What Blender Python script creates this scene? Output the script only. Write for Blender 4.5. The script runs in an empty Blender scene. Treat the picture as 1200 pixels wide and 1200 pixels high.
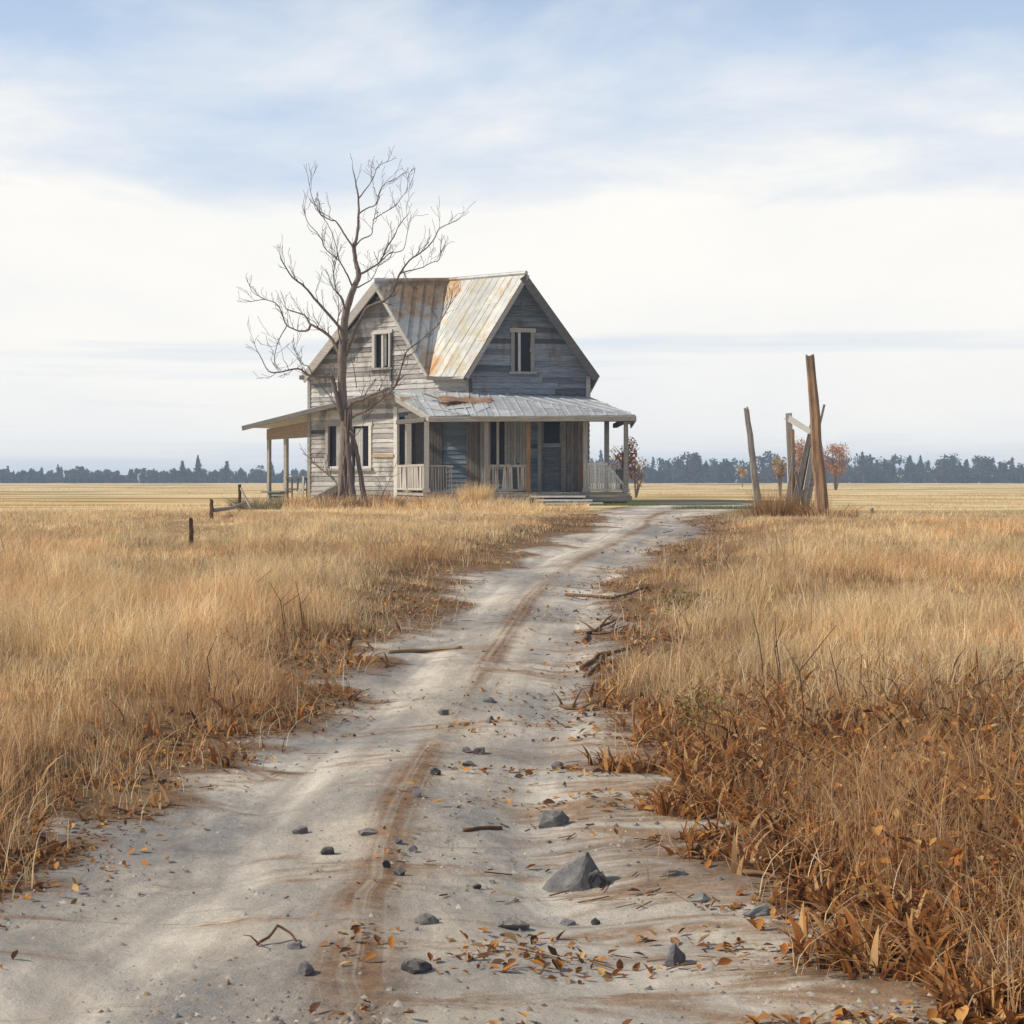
import bpy, bmesh, math, random
import numpy as np
from mathutils import Vector, Matrix, Euler, noise
random.seed(7); rng = np.random.default_rng(11)
C = bpy.context.scene.collection
R = math.radians
F, HX, HY, EYE = 2000.0, 600.0, 563.0, 1.5

# ------------------------------------------------------------------ basics
def P(px, py, Y):
    return Vector(((px-HX)*Y/F, Y, EYE+(HY-py)*Y/F))
def sstep(a, b, x):
    t = np.clip((np.asarray(x, float)-a)/(b-a), 0, 1); return t*t*(3-2*t)
_perm = np.random.default_rng(3).random((256, 256))
def vnoise(x, y):
    x = np.asarray(x, float); y = np.asarray(y, float)
    xi = np.floor(x).astype(int); yi = np.floor(y).astype(int)
    fx = x-xi; fy = y-yi; fx = fx*fx*(3-2*fx); fy = fy*fy*(3-2*fy)
    g = lambda a, b: _perm[a % 256, b % 256]
    return (g(xi, yi)*(1-fx)+g(xi+1, yi)*fx)*(1-fy)+(g(xi, yi+1)*(1-fx)+g(xi+1, yi+1)*fx)*fy
def fbm(x, y, o=4):
    s = 0; a = .5; t = 0
    for i in range(o):
        s = s+a*vnoise(x*2**i+17*i, y*2**i+31*i); t += a; a *= .5
    return s/t

def props(o, label=None, cat=None, group=None, kind=None):
    if label: o['label'] = label
    if cat: o['category'] = cat
    if group: o['group'] = group
    if kind: o['kind'] = kind
    return o
def empty(name, loc, label, cat, group=None):
    o = bpy.data.objects.new(name, None); C.objects.link(o)
    o.location = loc; o.empty_display_size = .3
    return props(o, label, cat, group)
def origin_of(o):
    v = Vector((0, 0, 0))
    while o is not None:
        v = v+Vector(o.location); o = o.parent
    return v

class MB:
    """collects faces in world coordinates, builds one mesh object"""
    def __init__(s): s.v = []; s.f = []; s.t = []; s.m = []
    def add(s, vs, fs, tint=None, mi=0):
        n = len(s.v); t = random.random() if tint is None else tint
        s.v += [tuple(v) for v in vs]; s.t += [t]*len(vs)
        s.f += [tuple(i+n for i in f) for f in fs]; s.m += [mi]*len(fs)
    def prism(s, poly, off, tint=None, mi=0):
        n = len(poly); off = Vector(off)
        a = [Vector(p) for p in poly]; b = [p+off for p in a]
        nn = Vector((0, 0, 0))
        for i in range(n): nn += a[i].cross(a[(i+1) % n])
        if nn.dot(off) > 0: a.reverse(); b.reverse()
        fs = [tuple(range(n)), tuple(range(2*n-1, n-1, -1))]
        for i in range(n):
            j = (i+1) % n; fs.append((i, i+n, j+n, j))
        s.add(a+b, fs, tint, mi)
    def beam(s, p0, p1, w, h=None, side=None, tint=None, taper=1.0, wob=0.0, mi=0):
        h = w if h is None else h
        p0 = Vector(p0); p1 = Vector(p1); d = (p1-p0).normalized()
        sd = Vector(side) if side is not None else (Vector((1, 0, 0)) if abs(d.x) < .7 else Vector((0, 1, 0)))
        u = (sd-d*sd.dot(d)).normalized(); v = d.cross(u)
        vs = []
        for p, k in ((p0, 1.0), (p1, taper)):
            for a, b in ((-1, -1), (1, -1), (1, 1), (-1, 1)):
                j = Vector((random.uniform(-wob, wob), random.uniform(-wob, wob), random.uniform(-wob, wob)))
                vs.append(p+u*(a*w*k/2)+v*(b*h*k/2)+j)
        s.add(vs, [(3, 2, 1, 0), (4, 5, 6, 7), (0, 1, 5, 4), (1, 2, 6, 5), (2, 3, 7, 6), (3, 0, 4, 7)], tint, mi)
    def tube(s, pts, rad, n=6, tint=None, mi=0, lump=0.0):
        pts = [Vector(p) for p in pts]; vs = []; fs = []
        pd = None
        for i, p in enumerate(pts):
            d = (pts[min(i+1, len(pts)-1)]-pts[max(i-1, 0)])
            if d.length < 1e-6: d = Vector((0, 0, 1))
            d.normalize()
            if pd is None: u = d.orthogonal().normalized()
            else: u = (pd-d*pd.dot(d)).normalized()
            pd = u; w = d.cross(u)
            for k in range(n):
                a = 2*math.pi*k/n; r = rad[i]*(1+lump*(random.random()-.5))
                vs.append(p+u*math.cos(a)*r+w*math.sin(a)*r)
        for i in range(len(pts)-1):
            for k in range(n):
                j = (k+1) % n
                fs.append((i*n+k, i*n+j, (i+1)*n+j, (i+1)*n+k))
        fs.append(tuple(range(n-1, -1, -1))); e = (len(pts)-1)*n; fs.append(tuple(range(e, e+n)))
        s.add(vs, fs, tint, mi)
    def build(s, name, mats, parent=None, origin=None, smooth=False):
        if origin is None: origin = origin_of(parent) if parent else Vector((0, 0, 0))
        origin = Vector(origin)
        me = bpy.data.meshes.new(name)
        me.from_pydata([(v[0]-origin.x, v[1]-origin.y, v[2]-origin.z) for v in s.v], [], s.f)
        a = me.attributes.new('tint', 'FLOAT', 'POINT'); a.data.foreach_set('value', s.t)
        if not isinstance(mats, (list, tuple)): mats = [mats]
        for m in mats: me.materials.append(m)
        me.polygons.foreach_set('material_index', s.m)
        if smooth: me.polygons.foreach_set('use_smooth', [True]*len(me.polygons))
        me.update()
        o = bpy.data.objects.new(name, me); C.objects.link(o)
        if parent: o.parent = parent
        else: o.location = origin
        return o

# ------------------------------------------------------------------ materials
class N:
    def __init__(s, name):
        s.m = bpy.data.materials.new(name); s.m.use_nodes = True
        s.t = s.m.node_tree; s.n = s.t.nodes; s.l = s.t.links
        s.b = s.n['Principled BSDF']; s.b.inputs['Roughness'].default_value = .85
        s.b.inputs['Specular IOR Level'].default_value = .25
        s.out = s.n['Material Output']
    def node(s, typ, **k):
        o = s.n.new(typ)
        for a, b in k.items(): setattr(o, a, b)
        return o
    def setin(s, node, key, val):
        if hasattr(val, 'links'): s.l.new(val, node.inputs[key])
        elif isinstance(val, bpy.types.Node): s.l.new(val.outputs[0], node.inputs[key])
        else: node.inputs[key].default_value = val
    def coord(s, scale=(1, 1, 1), kind='Object', rot=(0, 0, 0), src=None):
        if src is None:
            src = s.node('ShaderNodeTexCoord').outputs[kind]
        mp = s.node('ShaderNodeMapping'); s.l.new(src, mp.inputs[0])
        mp.inputs['Scale'].default_value = scale; mp.inputs['Rotation'].default_value = rot
        return mp.outputs[0]
    def noise(s, vec, scale=5, detail=4, rough=.55, dist=0):
        n = s.node('ShaderNodeTexNoise'); s.l.new(vec, n.inputs['Vector'])
        n.inputs['Scale'].default_value = scale; n.inputs['Detail'].default_value = detail
        n.inputs['Roughness'].default_value = rough; n.inputs['Distortion'].default_value = dist
        return n.outputs[0]
    def ramp(s, fac, stops):
        r = s.node('ShaderNodeValToRGB'); s.l.new(fac, r.inputs[0])
        e = r.color_ramp.elements
        while len(e) < len(stops): e.new(.5)
        for i, (p, c) in enumerate(stops):
            e[i].position = p
            e[i].color = (c, c, c, 1) if isinstance(c, (int, float)) else (*c, 1)
        return r.outputs[0]
    def mix(s, fac, a, b, mode='MIX'):
        m = s.node('ShaderNodeMix', data_type='RGBA', blend_type=mode)
        s.setin(m, 0, fac)
        for k, v in ((6, a), (7, b)):
            if isinstance(v, tuple): m.inputs[k].default_value = (*v, 1)
            else: s.setin(m, k, v)
        return m.outputs[2]
    def math(s, op, a, b=0.0, clamp=False):
        m = s.node('ShaderNodeMath', operation=op, use_clamp=clamp)
        s.setin(m, 0, a); s.setin(m, 1, b); return m.outputs[0]
    def attr(s, name, out='Fac'):
        a = s.node('ShaderNodeAttribute', attribute_name=name); return a.outputs[out]
    def bump(s, h, strength=.4, dist=.02):
        b = s.node('ShaderNodeBump'); s.l.new(h, b.inputs['Height'])
        b.inputs['Strength'].default_value = strength; b.inputs['Distance'].default_value = dist
        s.l.new(b.outputs[0], s.b.inputs['Normal'])
    def color(s, c): s.setin(s.b, 'Base Color', c if not isinstance(c, tuple) else (*c, 1))

def wood(name, dark, light, stain=None, grain=(1.2, 1.2, 14), tintamt=.45, stain_at=(.56, .72), peel=None):
    """weathered timber: grain streaks, tint per board, stains with a shape of their own"""
    w = N(name)
    t = w.attr('tint')
    co = w.node('ShaderNodeTexCoord').outputs['Object']
    off = w.node('ShaderNodeVectorMath', operation='ADD'); w.l.new(co, off.inputs[0])
    comb = w.node('ShaderNodeCombineXYZ'); w.l.new(w.math('MULTIPLY', t, 37.0), comb.inputs[0]); w.l.new(w.math('MULTIPLY', t, 11.0), comb.inputs[2])
    w.l.new(comb.outputs[0], off.inputs[1])
    g = w.noise(w.coord(grain, src=off.outputs[0]), 3.0, 6, .65, .6)
    c = w.ramp(g, [(.28, dark), (.68, light)])
    b = w.noise(w.coord((1, 1, 1.6)), .9, 5, .6)
    c = w.mix(w.ramp(b, [(.38, .0), (.62, .5)]), c, tuple(x*.62 for x in light))
    if peel:
        pn = w.noise(w.coord((.5, .5, 9), src=off.outputs[0]), 2.6, 7, .7, .5)
        c = w.mix(w.ramp(pn, [(.50, 0.), (.66, .8)]), c, peel)
    if stain:
        sn = w.noise(w.coord((1.5, 1.5, .6)), 1.3, 5, .65)
        c = w.mix(w.ramp(sn, [(stain_at[0], 0.), (stain_at[1], .85)]), c, stain)
    k = w.math('ADD', w.math('MULTIPLY', t, tintamt), 1-tintamt*.55)
    kk = w.node('ShaderNodeCombineColor')
    for i in range(3): w.l.new(k, kk.inputs[i])
    c = w.mix(1.0, c, kk.outputs[0], 'MULTIPLY')
    w.color(c); w.bump(g, .5, .012)
    return w.m

def roofmetal(name, base, base2, rust, spots, org, amount=.62, streak=(1, 1, 1), lichen=None):
    """galvanised sheet with rust blooms: noise plus given places (world points)"""
    w = N(name); w.b.inputs['Roughness'].default_value = .5; w.b.inputs['Metallic'].default_value = .15
    t = w.attr('tint')
    co = w.node('ShaderNodeTexCoord').outputs['Object']
    n1 = w.noise(w.coord(streak), 1.1, 6, .62)
    n2 = w.noise(w.coord((1, 1, 1)), 3.5, 6, .65)
    c = w.ramp(n2, [(.3, base2), (.66, base)])
    if lichen:
        ln = w.noise(w.coord((1, 1, 1), rot=(.4, .2, 1)), 2.2, 6, .7)
        c = w.mix(w.ramp(ln, [(.53, 0.), (.64, .8)]), c, lichen)
    k = w.math('ADD', w.math('MULTIPLY', t, .3), .82)
    kk = w.node('ShaderNodeCombineColor')
    for i in range(3): w.l.new(k, kk.inputs[i])
    c = w.mix(1.0, c, kk.outputs[0], 'MULTIPLY')
    f = w.ramp(n1, [(amount, 0.), (amount+.1, .9)])
    for pt, rad in spots:
        vm = w.node('ShaderNodeVectorMath', operation='DISTANCE'); w.l.new(co, vm.inputs[0])
        vm.inputs[1].default_value = Vector(pt)-Vector(org)
        d = w.math('SUBTRACT', 1.0, w.math('DIVIDE', vm.outputs['Value'], rad))
        d = w.math('ADD', d, w.math('MULTIPLY', w.math('SUBTRACT', n2, .5), 2.6))
        d = w.math('MULTIPLY', d, 1.7, True)
        f = w.math('MAXIMUM', f, d)
    rc = w.ramp(w.noise(w.coord((1, 1, 1)), 6, 5, .6), [(.3, tuple(x*.55 for x in rust)), (.7, rust)])
    w.color(w.mix(w.math('MULTIPLY', f, .92), c, rc))
    w.bump(n2, .25, .01)
    return w.m

def plain(name, col, rough=.85, var=.35, scale=6, spec=.25):
    w = N(name); w.b.inputs['Roughness'].default_value = rough; w.b.inputs['Specular IOR Level'].default_value = spec
    n = w.noise(w.coord(), scale, 5, .6)
    w.color(w.ramp(n, [(.3, tuple(x*(1-var) for x in col)), (.7, col)]))
    w.bump(n, .3, .02); return w.m

def foliage(name, trans=.3):
    w = N(name)
    a = w.attr('col', 'Color')
    d = w.node('ShaderNodeBsdfDiffuse'); t = w.node('ShaderNodeBsdfTranslucent'); mx = w.node('ShaderNodeMixShader')
    w.l.new(a, d.inputs[0]); w.l.new(a, t.inputs[0]); mx.inputs[0].default_value = trans
    w.l.new(d.outputs[0], mx.inputs[1]); w.l.new(t.outputs[0], mx.inputs[2]); w.l.new(mx.outputs[0], w.out.inputs[0])
    w.n.remove(w.b); return w.m

HOUSE_O = Vector((-1.5, 47.0, .87))
M = {}
M['cream'] = wood('cream_siding', (.21, .205, .195), (.565, .55, .515), stain=(.15, .13, .115), stain_at=(.52, .66), tintamt=.95)
M['blue'] = wood('blue_siding', (.065, .078, .10), (.25, .29, .335), stain=(.13, .085, .055), stain_at=(.56, .68), peel=(.38, .34, .285), tintamt=1.05)  # blue paint, its base darkened to deepen the gable's shade
M['bluepaint'] = wood('faded_blue_boards', (.06, .09, .125), (.19, .26, .32), stain=(.13, .11, .09), stain_at=(.55, .68), peel=(.27, .25, .22), tintamt=.6)  # faded blue paint, set slightly darker to deepen the porch shade
M['grey'] = wood('grey_timber', (.20, .185, .165), (.46, .43, .385))
M['white'] = wood('flaked_white_paint', (.42, .40, .36), (.68, .66, .60), stain=(.3, .24, .17), stain_at=(.62, .76))
M['tan'] = wood('raw_tan_board', (.27, .19, .11), (.50, .37, .235), grain=(3, 3, 20))
M['brown'] = wood('rust_brown_boards', (.09, .055, .03), (.30, .185, .09), stain=(.30, .14, .04), stain_at=(.5, .62), grain=(14, 14, 1.2))
M['rustboard'] = wood('stained_upright_boards', (.075, .06, .05), (.27, .235, .20), stain=(.27, .13, .045), stain_at=(.50, .60), grain=(9, 9, 1.1), tintamt=.7)
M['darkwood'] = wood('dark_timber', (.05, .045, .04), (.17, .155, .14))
M['post'] = wood('brown_post_timber', (.12, .07, .04), (.48, .30, .17), grain=(12, 12, 1.0), stain=(.10, .075, .06), stain_at=(.5, .62))
M['dpost'] = wood('grey_post_timber', (.13, .10, .08), (.50, .44, .37), grain=(12, 12, 1.0))
M['vgrey'] = wood('grey_upright_timber', (.20, .185, .165), (.50, .47, .42), grain=(9, 9, 1.0))
M['inner'] = plain('dark_interior', (.025, .022, .02))
w = N('window_glass'); w.b.inputs['Roughness'].default_value = .2; w.b.inputs['Specular IOR Level'].default_value = .12; w.b.inputs['Base Color'].default_value = (.008, .008, .01, 1); M['glass'] = w.m
M['cloth'] = plain('grey_white_curtain', (.62, .62, .60), .9, .3, 9)
M['bark'] = wood('grey_brown_bark', (.045, .032, .026), (.27, .21, .17), grain=(14, 14, 1.6), tintamt=.3)
M['twig'] = plain('twig_bark', (.12, .085, .065), .9, .4, 9)
M['stick'] = plain('dead_stick_bark', (.22, .125, .065), .9, .55, 12)
M['stone'] = plain('grey_stone', (.27, .26, .25), .85, .6, 22)
M['dstone'] = plain('dark_stone', (.075, .073, .08), .75, .5, 14)
M['lstone'] = plain('lilac_stone', (.215, .205, .23), .8, .4, 14)
M['bstone'] = plain('blue_grey_stone', (.21, .235, .255), .8, .4, 14)
def stonemat(name, col, sc):
    w = N(name); n = w.noise(w.coord(), sc, 8, .7); n2 = w.noise(w.coord(), sc*.35, 5, .6)
    c = w.ramp(n, [(.3, tuple(x*.45 for x in col)), (.7, col)])
    g = w.node('ShaderNodeNewGeometry'); sx = w.node('ShaderNodeSeparateXYZ'); w.l.new(g.outputs['Normal'], sx.inputs[0])
    du = w.math('ADD', w.math('MULTIPLY', sx.outputs[2], .6), w.math('MULTIPLY', w.math('SUBTRACT', n2, .5), 2.2))
    c = w.mix(w.ramp(du, [(.25, 0.), (.75, .6)]), c, (.42, .36, .285))       # road dust on the upper faces
    w.color(c); w.bump(n, .7, .02); return w.m
for k_, nm, cl_ in (('stone', 'grey_stone', (.23, .22, .215)), ('dstone', 'dark_stone', (.095, .09, .095)), ('lstone', 'lilac_stone', (.22, .205, .22)), ('bstone', 'blue_grey_stone', (.20, .215, .23))): M[k_] = stonemat(nm, cl_, 26)
M['stalk'] = plain('dry_stalk', (.11, .065, .04), .9, .4, 12)
M['foliage'] = foliage('dry_blades', .42)
M['leafmat'] = foliage('leaf_blades', .2)

# ------------------------------------------------------------------ ground shape
def zbase(Y): return .87*sstep(6, 31, Y)
def hit(px, py):
    lo, hi = 3.0, 900.0
    for _ in range(60):
        mid = (lo+hi)/2
        yy = HY+F*(EYE-float(zbase(mid)))/mid
        if yy > py: lo = mid
        else: hi = mid
    return ((px-HX)*lo/F, lo)
LE = [(-800, 1400), (-340, 1150), (20, 1025), (120, 940), (203, 885), (270, 850), (345, 800), (420, 752), (470, 708), (520, 676), (580, 655), (640, 636), (690, 618), (680, 606), (690, 599), (730, 593), (765, 590.5)]
RE = [(1420, 1400), (1250, 1180), (1026, 1092), (900, 1045), (840, 990), (815, 930), (795, 880), (775, 820), (757, 750), (760, 700), (782, 660), (812, 628), (838, 609), (880, 598), (905, 593), (935, 590.5)]
le = np.array([hit(*p) for p in LE]); re_ = np.array([hit(*p) for p in RE])
def XL(Y): return np.interp(Y, le[:, 1], le[:, 0])
def XR(Y): return np.interp(Y, re_[:, 1], re_[:, 0])
YEND = float(min(le[-1, 1], re_[-1, 1]))
def road_d(X, Y):
    """signed distance into the road from its nearer side (metres across)"""
    nz = (fbm(X*1.1+5, Y*.55)-.5)*1.0+(fbm(X*.7+9, Y*2.3)-.5)*1.0+(fbm(X*4+9, Y*3)-.5)*.3
    d = np.minimum(X-XL(Y), XR(Y)-X)+nz
    return np.where(Y > YEND-2, d-(Y-YEND+2)*.8, d)
def zground(X, Y):
    X = np.asarray(X, float); Y = np.asarray(Y, float)
    z = zbase(Y)
    near = 1-sstep(22, 33, Y)
    d = road_d(X, Y); wd = np.maximum(XR(Y)-XL(Y), .5)
    s = (X-XL(Y))/wd
    z = z+.13*sstep(.1, -1.6, d)*near if False else z+.13*(1-sstep(-1.4, .25, d))*near
    ins = sstep(-.1, .5, d)
    z = z+ins*near*(-.035*np.exp(-((s-.27)/.08)**2)-.035*np.exp(-((s-.72)/.08)**2)+.012*np.exp(-((s-.5)/.035)**2))
    z = z+(fbm(X*.6, Y*.6)-.5)*.10*near+(fbm(X*5, Y*4)-.5)*.022*near
    far = sstep(60, 260, Y)
    z = z+(fbm(X*.012, Y*.02)-.5)*.35*far*(1-sstep(300, 600, Y))
    return z

def make_ground():
    Ys = np.concatenate([np.linspace(-6, 3.4, 8), 3.5*np.exp(np.linspace(0, math.log(60/3.5), 330)), np.geomspace(63, 850, 46)])
    u = np.concatenate([np.linspace(-1.15, -.47, 14)[:-1], np.linspace(-.47, .47, 330), np.linspace(.47, 1.15, 14)[1:]])
    wid = np.maximum(Ys, 5.0)
    X = u[None, :]*wid[:, None]; Y = np.repeat(Ys[:, None], len(u), 1)
    Z = zground(X, Y)
    d = road_d(X, Y); rd = sstep(-.25, .55, d)*(Y < YEND+1)
    s = np.clip((X-XL(Y))/np.maximum(XR(Y)-XL(Y), .5), -.5, 1.5)
    nr, nc = X.shape
    idx = np.arange(nr*nc).reshape(nr, nc)
    q = np.stack([idx[:-1, :-1], idx[:-1, 1:], idx[1:, 1:], idx[1:, :-1]], -1).reshape(-1, 4)
    dq = d.reshape(-1)[q].mean(1); yq = Y.reshape(-1)[q].mean(1)
    inroad = (dq > 0) & (yq < YEND)
    pts = np.stack([X, Y, Z], -1).reshape(-1, 3)
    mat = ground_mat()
    for name, sel in (('ground', ~inroad), ('dirt_road', inroad)):
        qq = q[sel]; used = np.unique(qq); remap = np.full(nr*nc, -1); remap[used] = np.arange(len(used))
        me = bpy.data.meshes.new(name)
        me.from_pydata(pts[used].tolist(), [], remap[qq].tolist())
        for an, arr in (('road', rd), ('lane', s), ('along', Y), ('verge', np.exp(-((np.clip(d, -3, 3)+.30)/.55)**2)*(Y < YEND))):
            a = me.attributes.new(an, 'FLOAT', 'POINT'); a.data.foreach_set('value', arr.reshape(-1)[used].astype(np.float32))
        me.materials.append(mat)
        me.polygons.foreach_set('use_smooth', [True]*len(me.polygons))
        o = bpy.data.objects.new(name, me); C.objects.link(o); o['kind'] = 'structure'

def ground_mat():
    w = N('earth'); w.b.inputs['Roughness'].default_value = .95; w.b.inputs['Specular IOR Level'].default_value = .1
    verge = w.attr('verge'); road = w.attr('road'); lane = w.attr('lane'); along = w.attr('along')
    co = w.node('ShaderNodeTexCoord').outputs['Object']
    fine = w.noise(w.coord((1, 1, 1), src=co), 11, 10, .74)
    mid = w.noise(w.coord((1, .5, 1), src=co), 1.0, 8, .66, .5)
    cross = w.noise(w.coord((.55, 2.1, 1), src=co), 1.5, 8, .72, .8)   # debris lies across the track
    # lane-following streaks
    uv = w.node('ShaderNodeCombineXYZ'); w.l.new(lane, uv.inputs[0]); w.l.new(w.math('MULTIPLY', along, .03), uv.inputs[1])
    streak = w.noise(w.coord((1, 1, 1), src=uv.outputs[0]), 13, 5, .6, .25)
    pale = w.ramp(fine, [(.28, (.46, .395, .31)), (.7, (.68, .605, .485))])
    trk = w.math('MINIMUM', w.math('ABSOLUTE', w.math('SUBTRACT', lane, .27)), w.math('ABSOLUTE', w.math('SUBTRACT', lane, .72)))
    trk = w.ramp(w.math('ADD', trk, w.math('MULTIPLY', w.math('SUBTRACT', mid, .5), .12)), [(.05, 1.), (.13, 0.)])
    c = w.mix(w.math('MULTIPLY', trk, .55), pale, (.76, .70, .59))
    c = w.mix(w.ramp(streak, [(.42, 0.), (.62, .7)]), c, (.37, .325, .27))
    c = w.mix(w.ramp(mid, [(.50, 0.), (.64, .8)]), c, (.27, .255, .24))
    side = w.math('MULTIPLY', w.math('SUBTRACT', lane, .60), 2.6, True)
    c = w.mix(w.ramp(w.math('ADD', cross, w.math('MULTIPLY', side, .15)), [(.55, 0.), (.65, .85)]), c, w.ramp(fine, [(.3, (.20, .11, .055)), (.7, (.42, .27, .15))]))
    grey_shade = w.noise(w.coord((.55, .42, 1), src=co), 1.0, 7, .6, .6)  # broad grey shading painted into the road's base colour
    c = w.mix(w.ramp(grey_shade, [(.47, 0.), (.60, .8)]), c, w.ramp(fine, [(.3, (.175, .168, .16)), (.7, (.335, .318, .29))]))
    # centre strip of brown earth
    dl = w.math('ABSOLUTE', w.math('SUBTRACT', lane, .5))
    cen = w.math('SUBTRACT', 1.0, w.math('DIVIDE', dl, .055))
    cen = w.math('ADD', cen, w.math('MULTIPLY', w.math('SUBTRACT', mid, .5), 2.6))
    cen = w.math('MULTIPLY', cen, 1.3, True)
    cen = w.math('MULTIPLY', cen, w.ramp(w.noise(w.coord((60, 1.2, 1), src=uv.outputs[0]), 1.0, 6, .7, .1), [(.36, .2), (.52, 1.)]))
    cen = w.math('MULTIPLY', cen, w.ramp(w.noise(w.coord((1.2, .8, 1), src=co), 1.0, 6, .65, .5), [(.36, .1), (.52, 1.)]))
    c = w.mix(w.math('MULTIPLY', cen, .9), c, w.ramp(fine, [(.32, (.11, .06, .03)), (.66, (.33, .20, .11))]))
    # edges: darker damp earth and litter
    ed = w.math('SUBTRACT', 1.0, road)
    ed2 = w.math('ADD', ed, w.math('MULTIPLY', w.math('SUBTRACT', cross, .42), 1.3))
    edf = w.ramp(w.math('ADD', ed2, w.math('MULTIPLY', verge, .45)), [(.25, 0.), (.7, .92)])
    c = w.mix(edf, c, w.ramp(fine, [(.3, (.10, .06, .035)), (.7, (.28, .17, .09))]))

    soil = w.ramp(mid, [(.3, (.20, .12, .055)), (.7, (.42, .29, .14))])
    vg = w.math('MULTIPLY', verge, w.ramp(cross, [(.30, .35), (.5, 1.)]))
    soil = w.mix(w.math('MULTIPLY', vg, .9), soil, w.ramp(fine, [(.3, (.06, .035, .02)), (.7, (.19, .11, .06))]))
    lg = w.math('LOGARITHM', w.math('MAXIMUM', along, 1.0), math.e); sx = w.node('ShaderNodeSeparateXYZ'); w.l.new(co, sx.inputs[0])
    fv = w.node('ShaderNodeCombineXYZ'); w.l.new(w.math('MULTIPLY', sx.outputs[0], .045), fv.inputs[0]); w.l.new(w.math('MULTIPLY', lg, 7.0), fv.inputs[1])
    field = w.noise(fv.outputs[0], 1.1, 6, .62, .2)
    fcol = w.ramp(field, [(.38, (.26, .21, .08)), (.45, (.52, .36, .15)), (.51, (.74, .62, .38)), (.57, (.66, .43, .18)), (.64, (.36, .23, .09))])
    green = w.noise(w.coord((.03, .12, 1), src=co), 1.0, 4, .6)
    fcol = w.mix(w.ramp(green, [(.60, 0.), (.72, .55)]), fcol, (.25, .27, .10))
    ff = w.math('DIVIDE', w.math('SUBTRACT', along, 28.0), 9.0, True)
    off = w.mix(ff, soil, fcol)
    rm = w.ramp(w.math('ADD', road, w.math('MULTIPLY', w.math('SUBTRACT', fine, .5), .6)), [(.15, 0.), (.5, 1.)])
    w.color(w.mix(rm, off, c))
    hb = w.math('ADD', w.math('MULTIPLY', fine, .5), w.math('MULTIPLY', mid, .5))
    w.bump(hb, .8, .06)
    return w.m
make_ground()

# ------------------------------------------------------------------ blades (numpy)
def blades_object(name, base, h, wd, lean_dir, lean, col, mat, origin=(0, 0, 0), face=None, segs=2):
    """blades: base (n,3), lean along lean_dir (n,2); one mesh"""
    n = len(base)
    fa = rng.uniform(0, np.pi, n) if face is None else face
    wx = np.cos(fa)*wd/2; wy = np.sin(fa)*wd/2
    ts = np.linspace(0, 1, segs+1)
    V = np.zeros((n, (segs+1)*2, 3), np.float32)
    for k, t in enumerate(ts):
        cx = base[:, 0]+lean_dir[:, 0]*lean*h*t*t; cy = base[:, 1]+lean_dir[:, 1]*lean*h*t*t
        cz = base[:, 2]+h*t*(1-.35*lean*t)
        kw = (1-t)**.6 if t < 1 else .06
        V[:, 2*k] = np.stack([cx-wx*kw, cy-wy*kw, cz], -1); V[:, 2*k+1] = np.stack([cx+wx*kw, cy+wy*kw, cz], -1)
    m = (segs+1)*2
    fl = []
    for k in range(segs): fl.append([2*k, 2*k+1, 2*k+3, 2*k+2])
    Fq = (np.arange(n)[:, None, None]*m+np.array(fl)[None]).reshape(-1, 4)
    V -= np.array(origin, np.float32)
    return raw_mesh(name, V.reshape(-1, 3), Fq, np.repeat(col, m, 0), mat, origin)
def raw_mesh(name, V, Q, col, mat, origin=(0, 0, 0), parent=None):
    me = bpy.data.meshes.new(name)
    me.vertices.add(len(V)); me.vertices.foreach_set('co', np.ascontiguousarray(V, np.float32).reshape(-1))
    me.loops.add(Q.size); me.loops.foreach_set('vertex_index', Q.reshape(-1).astype(np.int32))
    me.polygons.add(len(Q)); me.polygons.foreach_set('loop_start', (np.arange(len(Q))*Q.shape[1]).astype(np.int32))
    a = me.attributes.new('col', 'FLOAT_COLOR', 'POINT')
    c4 = np.ones((len(V), 4), np.float32); c4[:, :3] = col
    a.data.foreach_set('color', c4.reshape(-1))
    me.materials.append(mat); me.update(calc_edges=True); me.validate()
    o = bpy.data.objects.new(name, me); C.objects.link(o)
    if parent: o.parent = parent
    else: o.location = origin
    return o

STRAW = np.array([(.86, .655, .365), (.92, .73, .44), (.78, .56, .29), (.93, .80, .54), (.64, .42, .21)])
BROWN = np.array([(.36, .18, .07), (.28, .13, .05), (.42, .22, .09), (.22, .12, .06)])
def pick(pal, n): return pal[rng.integers(0, len(pal), n)]*rng.uniform(.82, 1.15, (n, 1))

def in_house(X, Y):
    return (Y > 43.6) & (X > -7.0) & (X < 3.3)

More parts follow.
